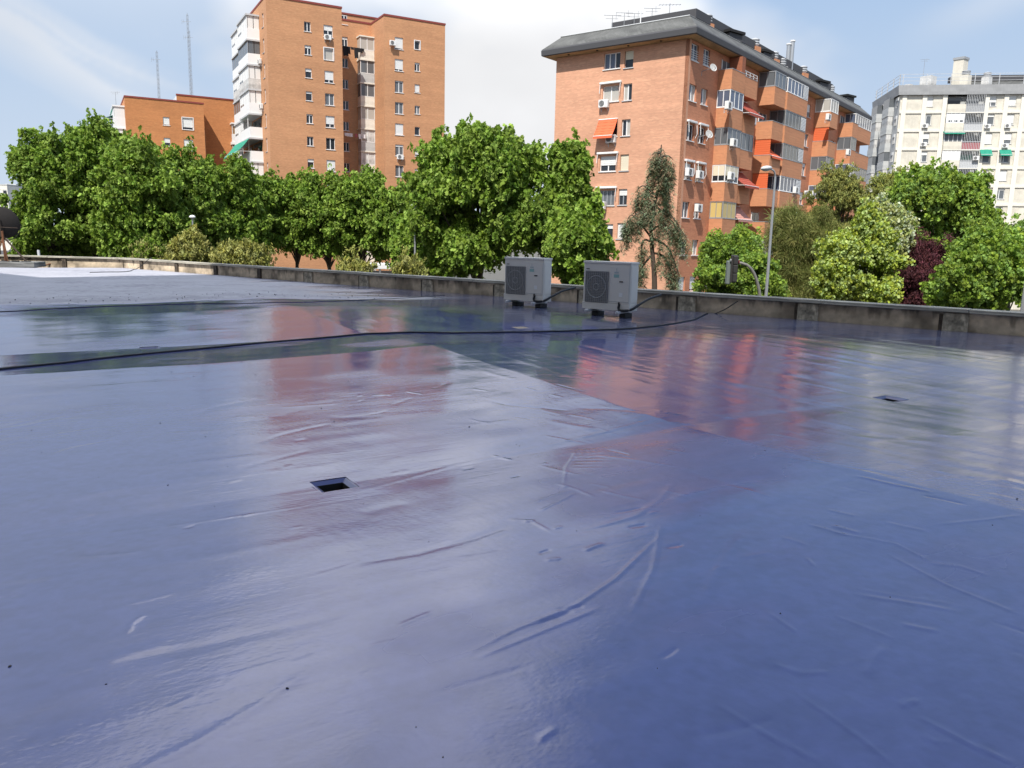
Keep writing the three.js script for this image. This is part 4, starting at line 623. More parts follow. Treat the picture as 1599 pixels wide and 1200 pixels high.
// ================================================================== cream tower block on the right
{
  const C = at(1402, 200, 125); C.y = GROUND; const F = facade(C, V(0.986, 0, 0.168)), n = F.n;
  const b = thing('cream_apartment_block', 'pale cream concrete tower block at the right with raised floor bands', 'apartment block', C.clone());
  const zz = (x, y) => [1340 + x * 0.1625, 80 + y * 0.1625];
  const TOP = onFacade(F, ...zz(410, 425))[1], W = 44, D = 13.6, xa = (x, y = 700) => onFacade(F, ...zz(x, y))[0];
  const bandY = onFacade(F, ...zz(500, 580))[1], P = (bandY - onFacade(F, ...zz(460, 1110))[1]) / 3;
  const pil = [0.55, xa(640, 480), xa(835, 480), xa(1240, 480), xa(1425, 480), xa(1590, 480)]; let px = pil[5]; while (px < W - 6) { px += 4.6; pil.push(px); }
  const bx0 = pil[2] + 0.35, bx1 = pil[3] - 0.3, bm = bx0 + (bx1 - bx0) * 0.49;
  const holes = [], colX = [xa(675, 480), xa(1282, 480), xa(1472, 480)]; for (let x = colX[2] + 5.2; x < W - 3; x += 5.2) colX.push(x);
  colX.forEach((x, ci) => { for (let k = 0; k < 8; k++) { const y = bandY + 1.45 - k * P; holes.push([x, y, 1.45, 1.5]); win(F, b, x, y, 1.45, 1.5, { split: 1 + (k + ci) % 2, shut: [0.95, 0.3, 0.6, 0.1, 0.9, 0.2, 0.5, 0.8][(k * 3 + ci * 2) % 8] + 0.04, pane: M.glassGrey }); } });
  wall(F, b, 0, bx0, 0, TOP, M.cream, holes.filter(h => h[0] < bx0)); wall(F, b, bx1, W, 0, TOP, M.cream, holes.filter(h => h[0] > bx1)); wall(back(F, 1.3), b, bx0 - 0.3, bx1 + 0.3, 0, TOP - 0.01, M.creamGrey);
  // raised pilasters and floor bands
  const vis = [], hb = []; pil.forEach(x => vis.push(span(x - 0.32, x + 0.32, 0, TOP - 0.003, 0.002, 0.16)));
  const seg = [[0.0, pil[0] - 0.32], ...pil.slice(0, -1).map((x, i) => [x + 0.32, pil[i + 1] - 0.32])].filter(s => !(s[0] > bx0 - 0.2 && s[1] < bx1 + 0.2)).filter(s => s[1] - s[0] > 0.05);
  for (let k = 0; k < 9; k++) for (const [a, c] of seg) hb.push(span(a + 0.002, c - 0.002, bandY - 0.3 - k * P, bandY + 0.1 - k * P, 0.002, 0.14));
  vis.forEach(g => fmesh('pilaster', g, M.creamLight, F, b)); hb.forEach(g => fmesh('floor_band', g, M.creamLight, F, b));
  // balcony stack: a solid cream half and a barred half
  for (let k = 0; k < 8; k++) {
    const y0 = bandY - k * P - 0.2, yr = y0 + 1.15, yt = y0 + P - 0.12;
    const q = fmesh('balcony', merge([span(bx0, bm, y0, yr, 0.3, 0.45), span(bx0, bx0 + 0.15, y0, yr, -1.0, 0.298)]), M.cream, F, b); mesh('slab', span(bx0, bx1, y0 - 0.12, y0 - 0.002, -1.0, 0.47), M.creamLight, q);
    if (k === 0) mesh('glazing', span(bx0 + 0.4, bm - 0.4, y0 + 0.9, yt - 0.3, -0.95, -0.9), M.glass, q);
    else { const white = k === 1 || k === 3; mesh('glazing', span(bx0 + 0.05, bm - 0.05, yr, yt, 0.34, 0.38), white ? M.white : M.glassGrey, q); const l = []; for (let i = 0; i <= 4; i++) l.push(span(bx0 + i * (bm - bx0 - 0.08) / 4, bx0 + 0.08 + i * (bm - bx0 - 0.08) / 4, yr, yt, 0.32, 0.42)); mesh('glazing_frame', merge(l), M.white, q); if (k === 1) mesh('vent_window', merge([0, 1, 2, 3].map(i => span(bx0 + 0.35 + i * 0.75, bx0 + 0.85 + i * 0.75, yr + 0.15, yr + 0.4, 0.381, 0.40))), M.glassGrey, q); }
    const bars = [span(bm + 0.05, bx1, yr - 0.05, yr + 0.02, 0.36, 0.42), span(bm + 0.05, bx1, y0, y0 + 0.06, 0.36, 0.42), span(bm + 0.05, bx1, yt - 0.06, yt, 0.36, 0.42)]; for (let i = 0; i < 12; i++) bars.push(span(bm + 0.06 + i * (bx1 - bm - 0.12) / 11, bm + 0.11 + i * (bx1 - bm - 0.12) / 11, y0, yt, 0.37, 0.41));
    mesh('railing', merge(bars), M.lightGrey, q); mesh('rail_screen', span(bm + 0.05, bx1 - 0.02, y0 + 0.06, yr - 0.06, 0.3, 0.34), [M.midGrey, M.lightGrey, M.clothPink, M.lightGrey, M.awningGreen, M.lightGrey, M.lightGrey, M.lightGrey][k], q);
    mesh('balcony_door', span(bm + 0.4, bx1 - 0.5, y0, y0 + 2.1, -0.98, -0.93), k === 3 ? M.awningGreen : M.glassGrey, q);
  }
  awning(F, b, (bx0 + bm) / 2, bandY - P * 2 + P - 0.15, bm - bx0 + 0.3, 0.35, 0.9, M.awningGreen);
  for (const [ci, k] of [[1, 3], [2, 3]]) awning(F, b, colX[ci], bandY + 2.65 - k * P, 1.6, 0.9, 0.8, M.awningGreen);
  // left side in grazing light
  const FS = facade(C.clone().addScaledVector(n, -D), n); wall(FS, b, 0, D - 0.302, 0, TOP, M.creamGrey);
  for (let k = 0; k < 9; k++) { const y0 = bandY - k * P; for (const [a, c, o] of [[0.6, 4.2, 0.9], [7.2, 10.6, 0.8]]) { const q = fmesh('balcony', merge([span(a, c, y0, y0 + 1.1, o - 0.12, o), span(c - 0.12, c, y0, y0 + 1.1, 0.002, o - 0.122), span(a, c, y0 - 0.2, y0 - 0.002, 0.002, o + 0.05)]), M.creamGrey, FS, b); mesh('glazing', merge([span(a + 0.05, c - 0.05, y0 + 1.1, y0 + P - 0.2, o - 0.1, o - 0.06), span(c - 0.09, c - 0.05, y0 + 1.1, y0 + P - 0.2, 0.05, o - 0.12)]), k % 3 ? M.whiteDirty : M.glassGrey, q); } win(FS, b, 12.2, y0 + 1.5, 1.1, 1.4, { z: 0.03, sill: false, shut: 0.3 }); }
  fmesh('wall', span(W - 0.3, W, 0, TOP - 0.01, -D, -0.302), M.cream, F, b); fmesh('wall', span(0.3, W - 0.3, 0, TOP - 0.02, -D, -D + 0.3), M.cream, F, b);
  // roof band, hipped upper roof, rail, stacks
  const rf = fmesh('roof', merge([ringGeo(0, W, -D, 0, 0.45, TOP - 0.01, 0.6, TOP + 1.35), span(0, W, TOP + 1.0, TOP + 1.3, -D, 0)]), M.fascia, F, b);
  mesh('upper_roof', ringGeo(6, W - 4, -D + 2, -3, 0, TOP + 1.31, -4.2, TOP + 3.4), M.roofGrey, rf); mesh('upper_roof', span(9, W - 8, TOP + 3.2, TOP + 4.0, -D + 5, -6.5), M.roofDark, rf);
  { const l = []; for (let x = 0; x <= W; x += 3.3) l.push(span(x - 0.04, x + 0.04, TOP + 1.3, TOP + 2.9, 0.32, 0.40)); for (const y of [1.95, 2.45, 2.9]) l.push(span(-0.3, W, TOP + y, TOP + y + 0.05, 0.33, 0.38)); for (let z = 0; z <= D; z += 3.2) l.push(span(-0.42, -0.3, TOP + 1.3, TOP + 3.0, -z - 0.05, -z + 0.05)); for (const y of [1.95, 2.45, 2.9]) l.push(span(-0.38, -0.33, TOP + y, TOP + y + 0.05, -D, 0.32)); mesh('roof_railing', merge(l), M.lightGrey, rf); }
  const rp = (x, y, ins, up = 1.3) => { const q = onFacade(F, ...zz(x, y), -ins), p = F.o.clone().addScaledVector(F.dx, q[0]).addScaledVector(F.n, -ins); p.y += TOP + up; return p; };
  { const c = chimney(b, rp(980, 200, 5), 1.5, 4.6, M.cream, false); mesh('chimney_cap', span(-0.85, 0.85, 4.6, 4.95, -0.85, 0.85), M.midGrey, c); } chimney(b, rp(675, 290, 3), 1.7, 1.9, M.whiteDirty, false); chimney(b, rp(1035, 270, 2.5), 1.2, 1.9, M.cream); chimney(b, rp(1240, 270, 3), 1.1, 1.7, M.whiteDirty); chimney(b, rp(490, 330, 1.5), 0.9, 0.5, M.whiteDirty, false);
  antenna('roof_antenna', 'thin tall aerial on the left part of the cream tower roof', rp(622, 290, 4), 4.6, 'tee');
  for (const [x, y, lab] of [[645, 718, 'white air conditioner on the left window column of the cream tower, upper'], [630, 895, 'white air conditioner on the left window column of the cream tower, lower'], [1245, 722, 'white air conditioner with dark fan right of the barred balconies'], [1440, 718, 'white air conditioner on the right window column of the cream tower, upper'], [1415, 908, 'white air conditioner on the right window column of the cream tower, lower'], [1135, 1028, 'white air conditioner on the barred balcony of the cream tower']]) acUnit(F, ...zz(x, y), lab, x === 1135 ? 0.65 : 0.3);
}
// ================================================================== small far buildings
{
  const mk = (name, label, px, py, depth, w, d, mat, rowsN, colsN, trimMat, dx) => {
    const C = at(px, 340, depth), t = at(px, py, depth); C.y = GROUND; const H = t.y - GROUND, f = facade(C, dx), b = thing(name, label, 'building', C.clone()), holes = [];
    for (let i = 0; i < colsN; i++) for (let k = 0; k < rowsN; k++) holes.push([w * (i + 0.5) / colsN, H - 2.6 - k * 3, 1.5, 1.6]);
    wall(f, b, 0, w, 0, H, mat, holes); holes.forEach((h, i) => win(f, b, ...h, { split: 1, shut: (i * 7 % 5) * 0.2, sillMat: M.white }));
    fmesh('wall', span(0, 0.3, 0, H - 0.01, -d, -0.302), mat, f, b); fmesh('wall', span(w - 0.3, w, 0, H - 0.01, -d, -0.302), mat, f, b); fmesh('wall', span(0.3, w - 0.3, 0, H - 0.02, -d, -d + 0.3), mat, f, b);
    fmesh('roof', span(-0.1, w + 0.1, H, H + 0.5, -d, 0.1), trimMat, f, b);
  };
  mk('distant_tower', 'far pale block with rows of small windows at the left edge above the avenue', -18, 289, 340, 8.6, 14, M.creamLight, 6, 4, M.creamGrey, V(1, 0, -0.05));
  mk('distant_tower', 'grey side of a far block right behind the pale one at the left edge', 13, 289, 352, 4.2, 14, M.creamGrey, 6, 1, M.creamGrey, V(1, 0, -0.05));
  mk('red_brick_building', 'red brick building with white windows cut by the right edge behind the pole', 1588, 322, 150, 22, 12, M.redBuilding, 5, 6, M.lightGrey, V(0.97, 0, 0.22));
  // pale canopy by the street, seen in slivers under the trees
  const p = at(566, 425, 70); p.y = GROUND; const g = thing('street_canopy', 'white flat roofed street canopy seen in slivers under the middle trees', 'canopy', p, 0.35);
  const H = at(640, 418, 70).y - GROUND; mesh('canopy_roof', rbox(7, 0.45, 4, 0.05, 3, H, -2), M.white, g); for (let k = 0; k < 5; k++) mesh('post', box(0.16, H, 0.16, k * 1.5 + 0.1, H / 2, -0.4), M.white, g); mesh('back_panel', box(6.6, H - 1, 0.1, 3, H / 2, -3.8), M.midGrey, g);
}
// ================================================================== taller block the roof belongs to, behind the camera; it throws the shade over the deck
{
  const mk = (u0, u1, r0, r1, H, label, floors) => {
    const p = UR(u1, r1); p.y = GROUND; const f = facade(p, V(AC_, 0, AS_)), w = u1 - u0; // this face looks away from the deck's far parapet
    const b = thing('pale_apartment_block', label, 'apartment block', p.clone()), h = H - GROUND;
    const fb = facade(UR(u1, r1, GROUND), V(AC_, 0, AS_)); fmesh('wall', span(0, w, 0, h, 0, r1 - r0), M.cream, fb, b);
    const ff = facade(UR(u0, r1, GROUND), V(-AC_, 0, -AS_)); for (let k = 0; k < floors; k++) for (let x = 2.5; x < w - 2; x += 4.5) win(ff, b, x, 9 + k * FLOOR, 1.3, 1.4, { z: 0.034, sill: false, split: 2, shut: ((k * 5 + Math.round(x)) % 4) * 0.2 });
    fmesh('roof', span(-0.1, w + 0.1, h, h + 0.25, -0.1, r1 - r0 + 0.1), M.coping, fb, b);
  };
  const r1 = -3.5;
  // far edge of the shade lies a little beyond the parapet
  mk(-46, 20.2, -16, r1, 1.4 * (18.9 - r1) - 0.25, 'tall pale block behind the camera that shades the roof deck', 8);
  mk(20.22, 21.1, -16, r1 - 0.02, 18.7, 'narrow lower pale step beside the tall block behind the camera', 0);
  mk(21.12, 50, -16, r1, 20.4, 'lower pale wing left of the tall block behind the camera', 3);
}
// ================================================================== big outdoor air-conditioning units on the deck
{
  const turn = Math.atan2(-AS_, AC_);
  const condWhite = std(0.66, 0.63, 0.57, 0.55), condGrille = std(0.30, 0.30, 0.29, 0.5), stickerGreen = std(0.25, 0.42, 0.40, 0.6), stickerGrey = std(0.4, 0.45, 0.46, 0.6);
  const make = label => {
    const g = thing('outdoor_condenser', label, 'air conditioner', V(0, 0, 0), turn, null), W = 1.14, H = 0.97, D = 0.32, Y = 0.15;
    mesh('casing', rbox(W, H - 0.14, D, 0.02, 0, Y + 0.14 + (H - 0.14) / 2, 0), condWhite, g); mesh('base_panel', rbox(W + 0.015, 0.15, D + 0.02, 0.012, 0, Y + 0.07, 0), condWhite, g); mesh('top_panel', rbox(W + 0.02, 0.05, D + 0.03, 0.012, 0, Y + H + 0.01, 0), condWhite, g);
    const gr = mesh('fan_grille', rbox(0.56, 0.66, 0.03, 0.012, -0.23, Y + 0.47, D / 2 + 0.008), M.acGrille, g);
    const l = []; for (let k = 1; k < 20; k++) l.push(box(0.55, 0.006, 0.012, -0.23, Y + 0.14 + k * 0.0335, D / 2 + 0.028)); for (let k = 0; k < 12; k++) l.push(box(0.005, 0.65, 0.012, -0.50 + k * 0.049, Y + 0.47, D / 2 + 0.026)); mesh('grille_bars', merge(l), condGrille, gr);
    mesh('fan_ring', merge([new THREE.TorusGeometry(0.23, 0.012, 6, 32).translate(-0.23, Y + 0.47, D / 2 + 0.026), new THREE.TorusGeometry(0.07, 0.01, 6, 20).translate(-0.23, Y + 0.47, D / 2 + 0.026)]), condGrille, gr);
    mesh('service_panel', rbox(0.46, 0.76, 0.015, 0.006, 0.31, Y + 0.53, D / 2 + 0.003), condWhite, g); mesh('lower_panel', rbox(0.46, 0.012, 0.012, 0.003, 0.31, Y + 0.185, D / 2 + 0.006), condGrille, g);
    mesh('handle', rbox(0.085, 0.022, 0.02, 0.006, 0.36, Y + 0.60, D / 2 + 0.014), M.dark, g); mesh('name_plate', rbox(0.08, 0.018, 0.006, 0.002, -0.45, Y + 0.84, D / 2 + 0.026), M.frameDark, g);
    // pale square label, green sticker with its small mark
    mesh('label', box(0.085, 0.085, 0.003, 0.36, Y + 0.33, D / 2 + 0.0125), M.white, g); const st = mesh('sticker', box(0.125, 0.065, 0.003, 0.24, Y + 0.715, D / 2 + 0.0125), stickerGreen, g); mesh('mark', merge([box(0.012, 0.07, 0.003, 0.24, Y + 0.84, D / 2 + 0.0125), box(0.10, 0.035, 0.003, 0.24, Y + 0.785, D / 2 + 0.0125)]), stickerGrey, st);
    mesh('side_panel', rbox(0.012, 0.72, 0.27, 0.004, W / 2 + 0.002, Y + 0.55, -0.01), condWhite, g);
    for (const x of [-0.40, 0.36]) { mesh('foot', merge([rbox(0.09, 0.05, 0.52, 0.01, x, Y - 0.03, 0), rbox(0.075, 0.05, 0.10, 0.01, x, Y - 0.035, 0.25)]), M.lightGrey, g); mesh('support_block', rbox(0.15, Y - 0.05, 0.30, 0.02, x * 0.9 + 0.05, (Y - 0.055) / 2, -0.05), M.rubber, g); }
    mesh('pipe', new THREE.TubeGeometry(new THREE.CatmullRomCurve3([V(0.34, Y + 0.14, D / 2 + 0.02), V(0.34, Y + 0.03, D / 2 + 0.04), V(0.45, Y + 0.01, D / 2 + 0.03), V(0.60, Y + 0.04, 0.12), V(0.66, Y + 0.14, -0.1), V(0.66, Y + 0.24, -0.5), V(0.62, Y + 0.3, -1.1)]), 40, 0.026, 8), M.rubber, g);
    mesh('valve_cover', rbox(0.03, 0.16, 0.03, 0.008, 0.33, Y + 0.1, D / 2 + 0.025), M.rubber, g);
    return g;
  };
  const a = make('left one of the two big white outdoor condensers by the far parapet'), P1 = floorHit(823, 479), P2 = floorHit(951, 494);
  a.position.copy(P1).setY(P1.y - 0.005);
  const b = copy(a, 'right one of the two big white outdoor condensers, a little nearer the camera'); b.position.copy(P2).setY(P2.y - 0.005); 
}
// ================================================================== big dark dish on a tripod at the left edge
{
  const P = floorHit(10, 417.5), base = thing('concrete_plinth', 'low grey slab carrying the dark dish at the left edge of the deck', 'plinth', P, 0.25);
  mesh('slab', rbox(2.9, 0.22, 1.5, 0.02, -0.35, 0.11, -0.5), std(0.36, 0.36, 0.37, 0.9, { map: concreteTex }), base);
  const d = thing('satellite_dish', 'large dark dish on rusty legs at the left edge of the roof deck', 'satellite dish', V(P.x - 0.32, P.y + 0.22, P.z - 0.45), 0.2), s = 0.66, pr = [];
  for (let k = 0; k <= 12; k++) pr.push(new THREE.Vector2(s * k / 12, 0.2 * (k / 12) ** 2)); for (let k = 12; k >= 0; k--) pr.push(new THREE.Vector2(s * k / 12, 0.2 * (k / 12) ** 2 - 0.02));
  mesh('reflector', new THREE.LatheGeometry(pr, 40).rotateX(-Math.PI / 2 + 0.22).translate(-0.05, 1.55, 0), M.dishDark, d);
  mesh('rim', new THREE.TorusGeometry(s, 0.018, 6, 48).rotateX(0.22).translate(-0.05, 1.51, -0.2), M.dishDark, d);
  mesh('stiffener', merge([rod(V(-0.65, 1.42, 0.08), V(0.6, 1.38, 0.08), 0.012), rod(V(-0.05, 1.0, 0.08), V(-0.05, 1.75, 0.10), 0.02)]), M.barkDark, d);
  mesh('post', rod(V(0.02, 0, 0), V(0, 1.25, 0.06), 0.05), M.rust, d); mesh('leg', rod(V(-0.34, 0, 0.12), V(0, 1.0, 0.03), 0.03), M.rust, d); mesh('leg', rod(V(0.16, 0, 0.16), V(0, 1.0, 0.05), 0.03), M.rust, d); mesh('leg', rod(V(0.78, 0, -0.05), V(0.02, 1.0, 0.0), 0.035), M.barkDark, d);
  mesh('foot_plate', merge([box(0.3, 0.03, 0.25, 0.78, 0.015, -0.05), box(0.3, 0.03, 0.25, 0.0, 0.015, 0.05), box(0.22, 0.05, 0.2, 0.5, 0.025, 0.3)]), M.rubber, d);
  const q = floorHit(62, 414), t = thing('leaning_plank', 'grey plank leaning on the parapet right of the dark dish', 'plank', q, 0); mesh('board', rod(V(0, 0.03, 0), V(-0.35, 0.62, -0.55), 0.07, 0.07, 4), M.midGrey, t);
  const q2 = floorHit(72, 415.5), t2 = thing('brown_pipe', 'brown bent pipe lying against the lit parapet near the dish', 'pipe', q2, 0); mesh('pipe', new THREE.TubeGeometry(new THREE.CatmullRomCurve3([V(-0.25, 0.04, 0.2), V(-0.05, 0.03, 0.05), V(0.25, 0.15, -0.2), V(0.75, 0.42, -0.7)]), 16, 0.03, 6), M.rust, t2);
}
// ================================================================== cables on the deck
{
  const cable = (label, pts, r, tail = []) => {
    const P = pts.map(([x, y]) => { const p = floorHit(x, y); p.y += r * 0.9; return p; }).concat(tail); const dense = new THREE.CatmullRomCurve3(P, false, 'centripetal').getSpacedPoints(160); dense.forEach(p => { const h = roofHeight(p.x, p.z) + r * 0.9; if (toUR(p.x, p.z)[1] < 16.9) p.y = Math.max(h, p.y > h + 0.06 ? p.y : h); });
    const c = mesh('cable', new THREE.TubeGeometry(new THREE.CatmullRomCurve3(dense), 320, r, 8), M.rubber, scene); return tag(c, label, 'cable');
  };
  const edge = (px, py, r = 17.06, y = 0.6) => { const d = ray(px, py), rr = d.x * AS_ - d.z * AC_, t = r / rr; const p = camera.position.clone().addScaledVector(d, t); return p; };
  cable('long thick black cable running across the whole deck to the parapet', [[-60, 586], [0, 578], [90, 569], [200, 556.5], [310, 546], [400, 537.5], [500, 529], [600, 521.5], [640, 520], [720, 521], [820, 519.5], [900, 517.5], [985, 514], [1040, 508], [1080, 501]], 0.013, [edge(1112, 492), edge(1133, 483), edge(1146, 474.5, 17.05), edge(1152, 471, 17.2)]);
  cable('thin dark cable lying further off, between the dry and the wet paint', [[-40, 489], [0, 487.5], [100, 482], [200, 478], [300, 475], [400, 474], [500, 471.5], [600, 467.5], [660, 464], [695, 461.5]], 0.007);
  cable('short light cable curling up to the sunlit parapet at the left', [[140, 426], [165, 425.5], [195, 425], [212, 421]], 0.014, [edge(222, 414, 17.06), edge(232, 405, 17.06), edge(237, 402.5, 17.2)]);
}
// ================================================================== street lamps, traffic light
function lampPost(label, px, pyTop, depth, head, hs = 1, name = 'street_lamp') {
  const t = at(px, pyTop, depth), p = V(t.x, GROUND, t.z), H = t.y - GROUND, g = thing(name, label, 'street lamp', p);
  const pole = new THREE.LatheGeometry([[0.13, 0], [0.13, 0.9], [0.085, 1.0], [0.036, H]].map(v => new THREE.Vector2(...v)), 14); mesh('pole', pole, M.steel, g);
  if (head === 'arm') {
    mesh('arm', new THREE.TubeGeometry(new THREE.CatmullRomCurve3([V(0, H - 0.2, 0), V(-0.01, H + 0.02, 0), V(-0.08, H + 0.18, 0.05), V(-0.25, H + 0.25, 0.14)]), 16, 0.03, 8), M.steel, g);
    const hd = mesh('lamp_head', new THREE.SphereGeometry(1, 20, 12).scale(0.23, 0.09, 0.15).rotateY(0.5).rotateZ(0.12), M.lightGrey, g, V(-0.40, H + 0.26, 0.2)); mesh('lens', new THREE.SphereGeometry(1, 16, 8).scale(0.16, 0.06, 0.11).rotateY(0.5), std(0.62, 0.62, 0.58, 0.25), hd, V(-0.02, -0.05, 0));
  } else if (head === 'dome') { mesh('lamp_head', new THREE.SphereGeometry(0.30 * hs, 18, 10, 0, Math.PI * 2, 0, Math.PI / 2).scale(1, 0.75, 1), M.white, g, V(0, H - 0.05, 0)); mesh('globe', new THREE.SphereGeometry(0.2 * hs, 14, 10).scale(1, 0.7, 1), std(0.6, 0.6, 0.56, 0.3), g, V(0, H - 0.06, 0)); }
  return g;
}
lampPost('tall grey street lamp with oval head in front of the brick balconies', 1211, 276, 29, 'arm');
lampPost('white domed street lamp peeking out left of the big tree', 648, 319, 36, 'dome', 0.55);
lampPost('small white domed street lamp among the left trees', 300, 338, 40, 'dome', 0.5);
lampPost('slim pale pole standing among the trunks under the big tree', 692, 372, 42, 'plain');
{ const t = at(1601, 405, 19), b2 = at(1588.5, 492, 19), g = thing('street_lamp', 'grey lamp post cut by the right edge of the picture', 'street lamp', V(b2.x, GROUND, b2.z)); mesh('pole', new THREE.CylinderGeometry(0.07, 0.11, 12, 14).translate(0.1, 6, 0).rotateZ(-0.008), M.steel, g); mesh('lamp_head', new THREE.SphereGeometry(1, 16, 10).scale(0.36, 0.13, 0.22), M.lightGrey, g, V(0.6, 12, 0)); mesh('arm', rod(V(0.2, 11.9, 0), V(0.55, 12, 0), 0.04), M.steel, g); }
{
  const d = 24, b0 = at(1187, 470, d), top = at(1152, 412, d), g = thing('traffic_light', 'black traffic light seen from behind on a curved mast over the parapet', 'traffic light', V(b0.x, GROUND, b0.z));
  const o = g.position, L = (px, py) => at(px, py, d).sub(o);
  const pts = [V(0, 0, 0), V(0, 3.5, 0), L(1187, 466), L(1184, 446), L(1178, 428), L(1170, 416.5), L(1160, 411.5), L(1148, 411)]; mesh('mast', new THREE.TubeGeometry(new THREE.CatmullRomCurve3(pts), 48, 0.045, 10), std(0.2, 0.19, 0.17, 0.5, { metalness: 0.3 }), g);
  const c = L(1145.5, 420), c2 = L(1139.5, 426);
  mesh('backing_board', rbox(0.18, 0.82, 0.09, 0.02, c.x, c.y, c.z + 0.02), M.frameDark, g); const s = mesh('signal_head', merge([0.26, 0, -0.26].map(y => rbox(0.12, 0.245, 0.2, 0.02, c.x + 0.02, c.y + y, c.z + 0.1))), M.frameDark, g); mesh('visor', merge([0.26, 0, -0.26].map(y => new THREE.CylinderGeometry(0.11, 0.11, 0.2, 14, 1, true, -Math.PI / 2, Math.PI).rotateX(Math.PI / 2).translate(c.x + 0.03, c.y + y, c.z - 0.12))), M.frameDark, s);
  mesh('lens', new THREE.CylinderGeometry(0.06, 0.06, 0.03, 14).rotateZ(Math.PI / 2).translate(c.x + 0.11, c.y + 0.2, c.z + 0.12), std(0.12, 0.012, 0.012, 0.3), s);
  mesh('side_head', rbox(0.14, 0.70, 0.2, 0.03, c2.x, c2.y, c2.z - 0.12), std(0.13, 0.155, 0.15, 0.6), g); mesh('clamp', rbox(0.26, 0.08, 0.1, 0.02, (c.x + c2.x) / 2 + 0.06, c.y + 0.25, c.z), M.steelDull, g);
}
// ================================================================== parked cars far down the avenue
{
  const rnd = rng(77);
  const prof = new THREE.Shape(); prof.moveTo(-2.05, 0.35); prof.lineTo(-2.1, 0.75); prof.lineTo(-1.95, 0.95); prof.lineTo(-0.95, 1.0); prof.lineTo(1.75, 0.98); prof.lineTo(2.08, 0.85); prof.lineTo(2.1, 0.35); prof.closePath();
  const cab = new THREE.Shape(); cab.moveTo(-1.0, 0.98); cab.lineTo(-0.3, 1.46); cab.lineTo(1.2, 1.46); cab.lineTo(1.8, 0.98); cab.closePath();
  const bodyG = new THREE.ExtrudeGeometry(prof, { depth: 1.6, bevelEnabled: true, bevelSize: 0.06, bevelThickness: 0.06, bevelSegments: 2 }).translate(0, 0, -0.8), cabG = new THREE.ExtrudeGeometry(cab, { depth: 1.3, bevelEnabled: true, bevelSize: 0.05, bevelThickness: 0.08, bevelSegments: 2 }).translate(0, 0, -0.65), wheelG = new THREE.CylinderGeometry(0.32, 0.32, 0.22, 16).rotateX(Math.PI / 2), roofG = rbox(1.35, 0.05, 1.36, 0.02, 0.45, 1.53, 0), lampG = rbox(0.06, 0.14, 0.3, 0.02);
  const tail = std(0.35, 0.02, 0.02, 0.3);
  const car = (label, px, depth, col, turn) => { const p = at(px, 380, depth); p.y = GROUND + 0.03; const m = std(...col, 0.25, { metalness: 0.2 }), g = thing('parked_car', label, 'car', p, turn); mesh('body', bodyG, m, g); mesh('window_band', cabG, M.glass, g); mesh('car_roof', roofG, m, g); for (const x of [-1.3, 1.3]) for (const z of [-0.78, 0.78]) mesh('wheel', wheelG, M.rubber, g, V(x, 0.32, z)); for (const z of [-0.6, 0.6]) mesh('tail_lamp', lampG, tail, g, V(2.13, 0.78, z)); return g; };
  const T = -Math.PI / 2 + 0.55;
  car('white car parked on the avenue at the left, nearest the leafy tree', 45, 235, [0.75, 0.75, 0.75], T); car('red car parked on the avenue beside the white one', 36, 238, [0.45, 0.03, 0.05], T); car('silver car further up the avenue at the left', 30, 275, [0.45, 0.46, 0.48], T); car('dark blue car far up the avenue beside the dish legs', 16, 290, [0.03, 0.05, 0.12], T); car('pale grey car farthest up the avenue', 24, 320, [0.6, 0.6, 0.6], T); car('black car in the middle of the avenue', 21, 262, [0.02, 0.02, 0.022], T); car('white van-like car at the kerb under the left tree', 41, 262, [0.7, 0.7, 0.68], T);
}
// ================================================================== trees
function leafCluster(n, size, seed, shape = 'broad') {
  const rnd = rng(seed), pos = [], nor = [], idx = [];
  for (let i = 0; i < n; i++) {
    const d = V(rnd() - 0.5, rnd() - 0.5, rnd() - 0.5).normalize(), c = d.clone().multiplyScalar(size * (0.3 + 1.1 * rnd()));
    const ax = shape === 'needle' ? d.clone() : V(rnd() - 0.5, -0.35 - rnd() * 0.4, rnd() - 0.5).normalize(), nn = V(rnd() - 0.5, 0.9, rnd() - 0.5).normalize(), side = new THREE.Vector3().crossVectors(ax, nn).normalize(), up = new THREE.Vector3().crossVectors(side, ax).normalize();
    const s = size * (0.75 + 0.5 * rnd()), P = (a, b, f) => { const q = c.clone().addScaledVector(ax, a * s).addScaledVector(side, b * s).addScaledVector(up, f * s); pos.push(q.x, q.y, q.z); };
    const k = pos.length / 3;
    if (shape === 'needle') { P(0, -0.035, 0); P(0, 0.035, 0); P(1.5, 0.02, 0.05); P(1.5, -0.02, 0.05); idx.push(k, k + 1, k + 2, k, k + 2, k + 3); }
    else if (shape === 'slim') { P(-0.5, 0, 0); P(0, 0.2, 0.06); P(0.6, 0, 0); P(0, -0.2, 0.06); idx.push(k, k + 2, k + 1, k, k + 3, k + 2); }
    else { P(-0.5, 0, 0); P(-0.25, 0.5, 0.10); P(0.05, 0.3, 0.05); P(0.28, 0.46, 0.12); P(0.62, 0, 0.0); P(0.28, -0.46, 0.12); P(0.05, -0.3, 0.05); P(-0.25, -0.5, 0.10); P(0, 0, -0.03); for (let m = 0; m < 8; m++) idx.push(k + 8, k + (m + 1) % 8, k + m); }
  }
  const g = new THREE.BufferGeometry(); g.setAttribute('position', new THREE.Float32BufferAttribute(pos, 3)); g.setAttribute('uv', new THREE.Float32BufferAttribute(new Float32Array(pos.length / 3 * 2), 2)); g.setIndex(idx); g.computeVertexNormals(); return g;
}
const leafMat = (tr = 0.35, ro = 0.8) => new THREE.MeshPhysicalMaterial({ color: 0xffffff, roughness: ro, transmission: tr, thickness: 0, specularIntensity: 0.45, side: THREE.DoubleSide });
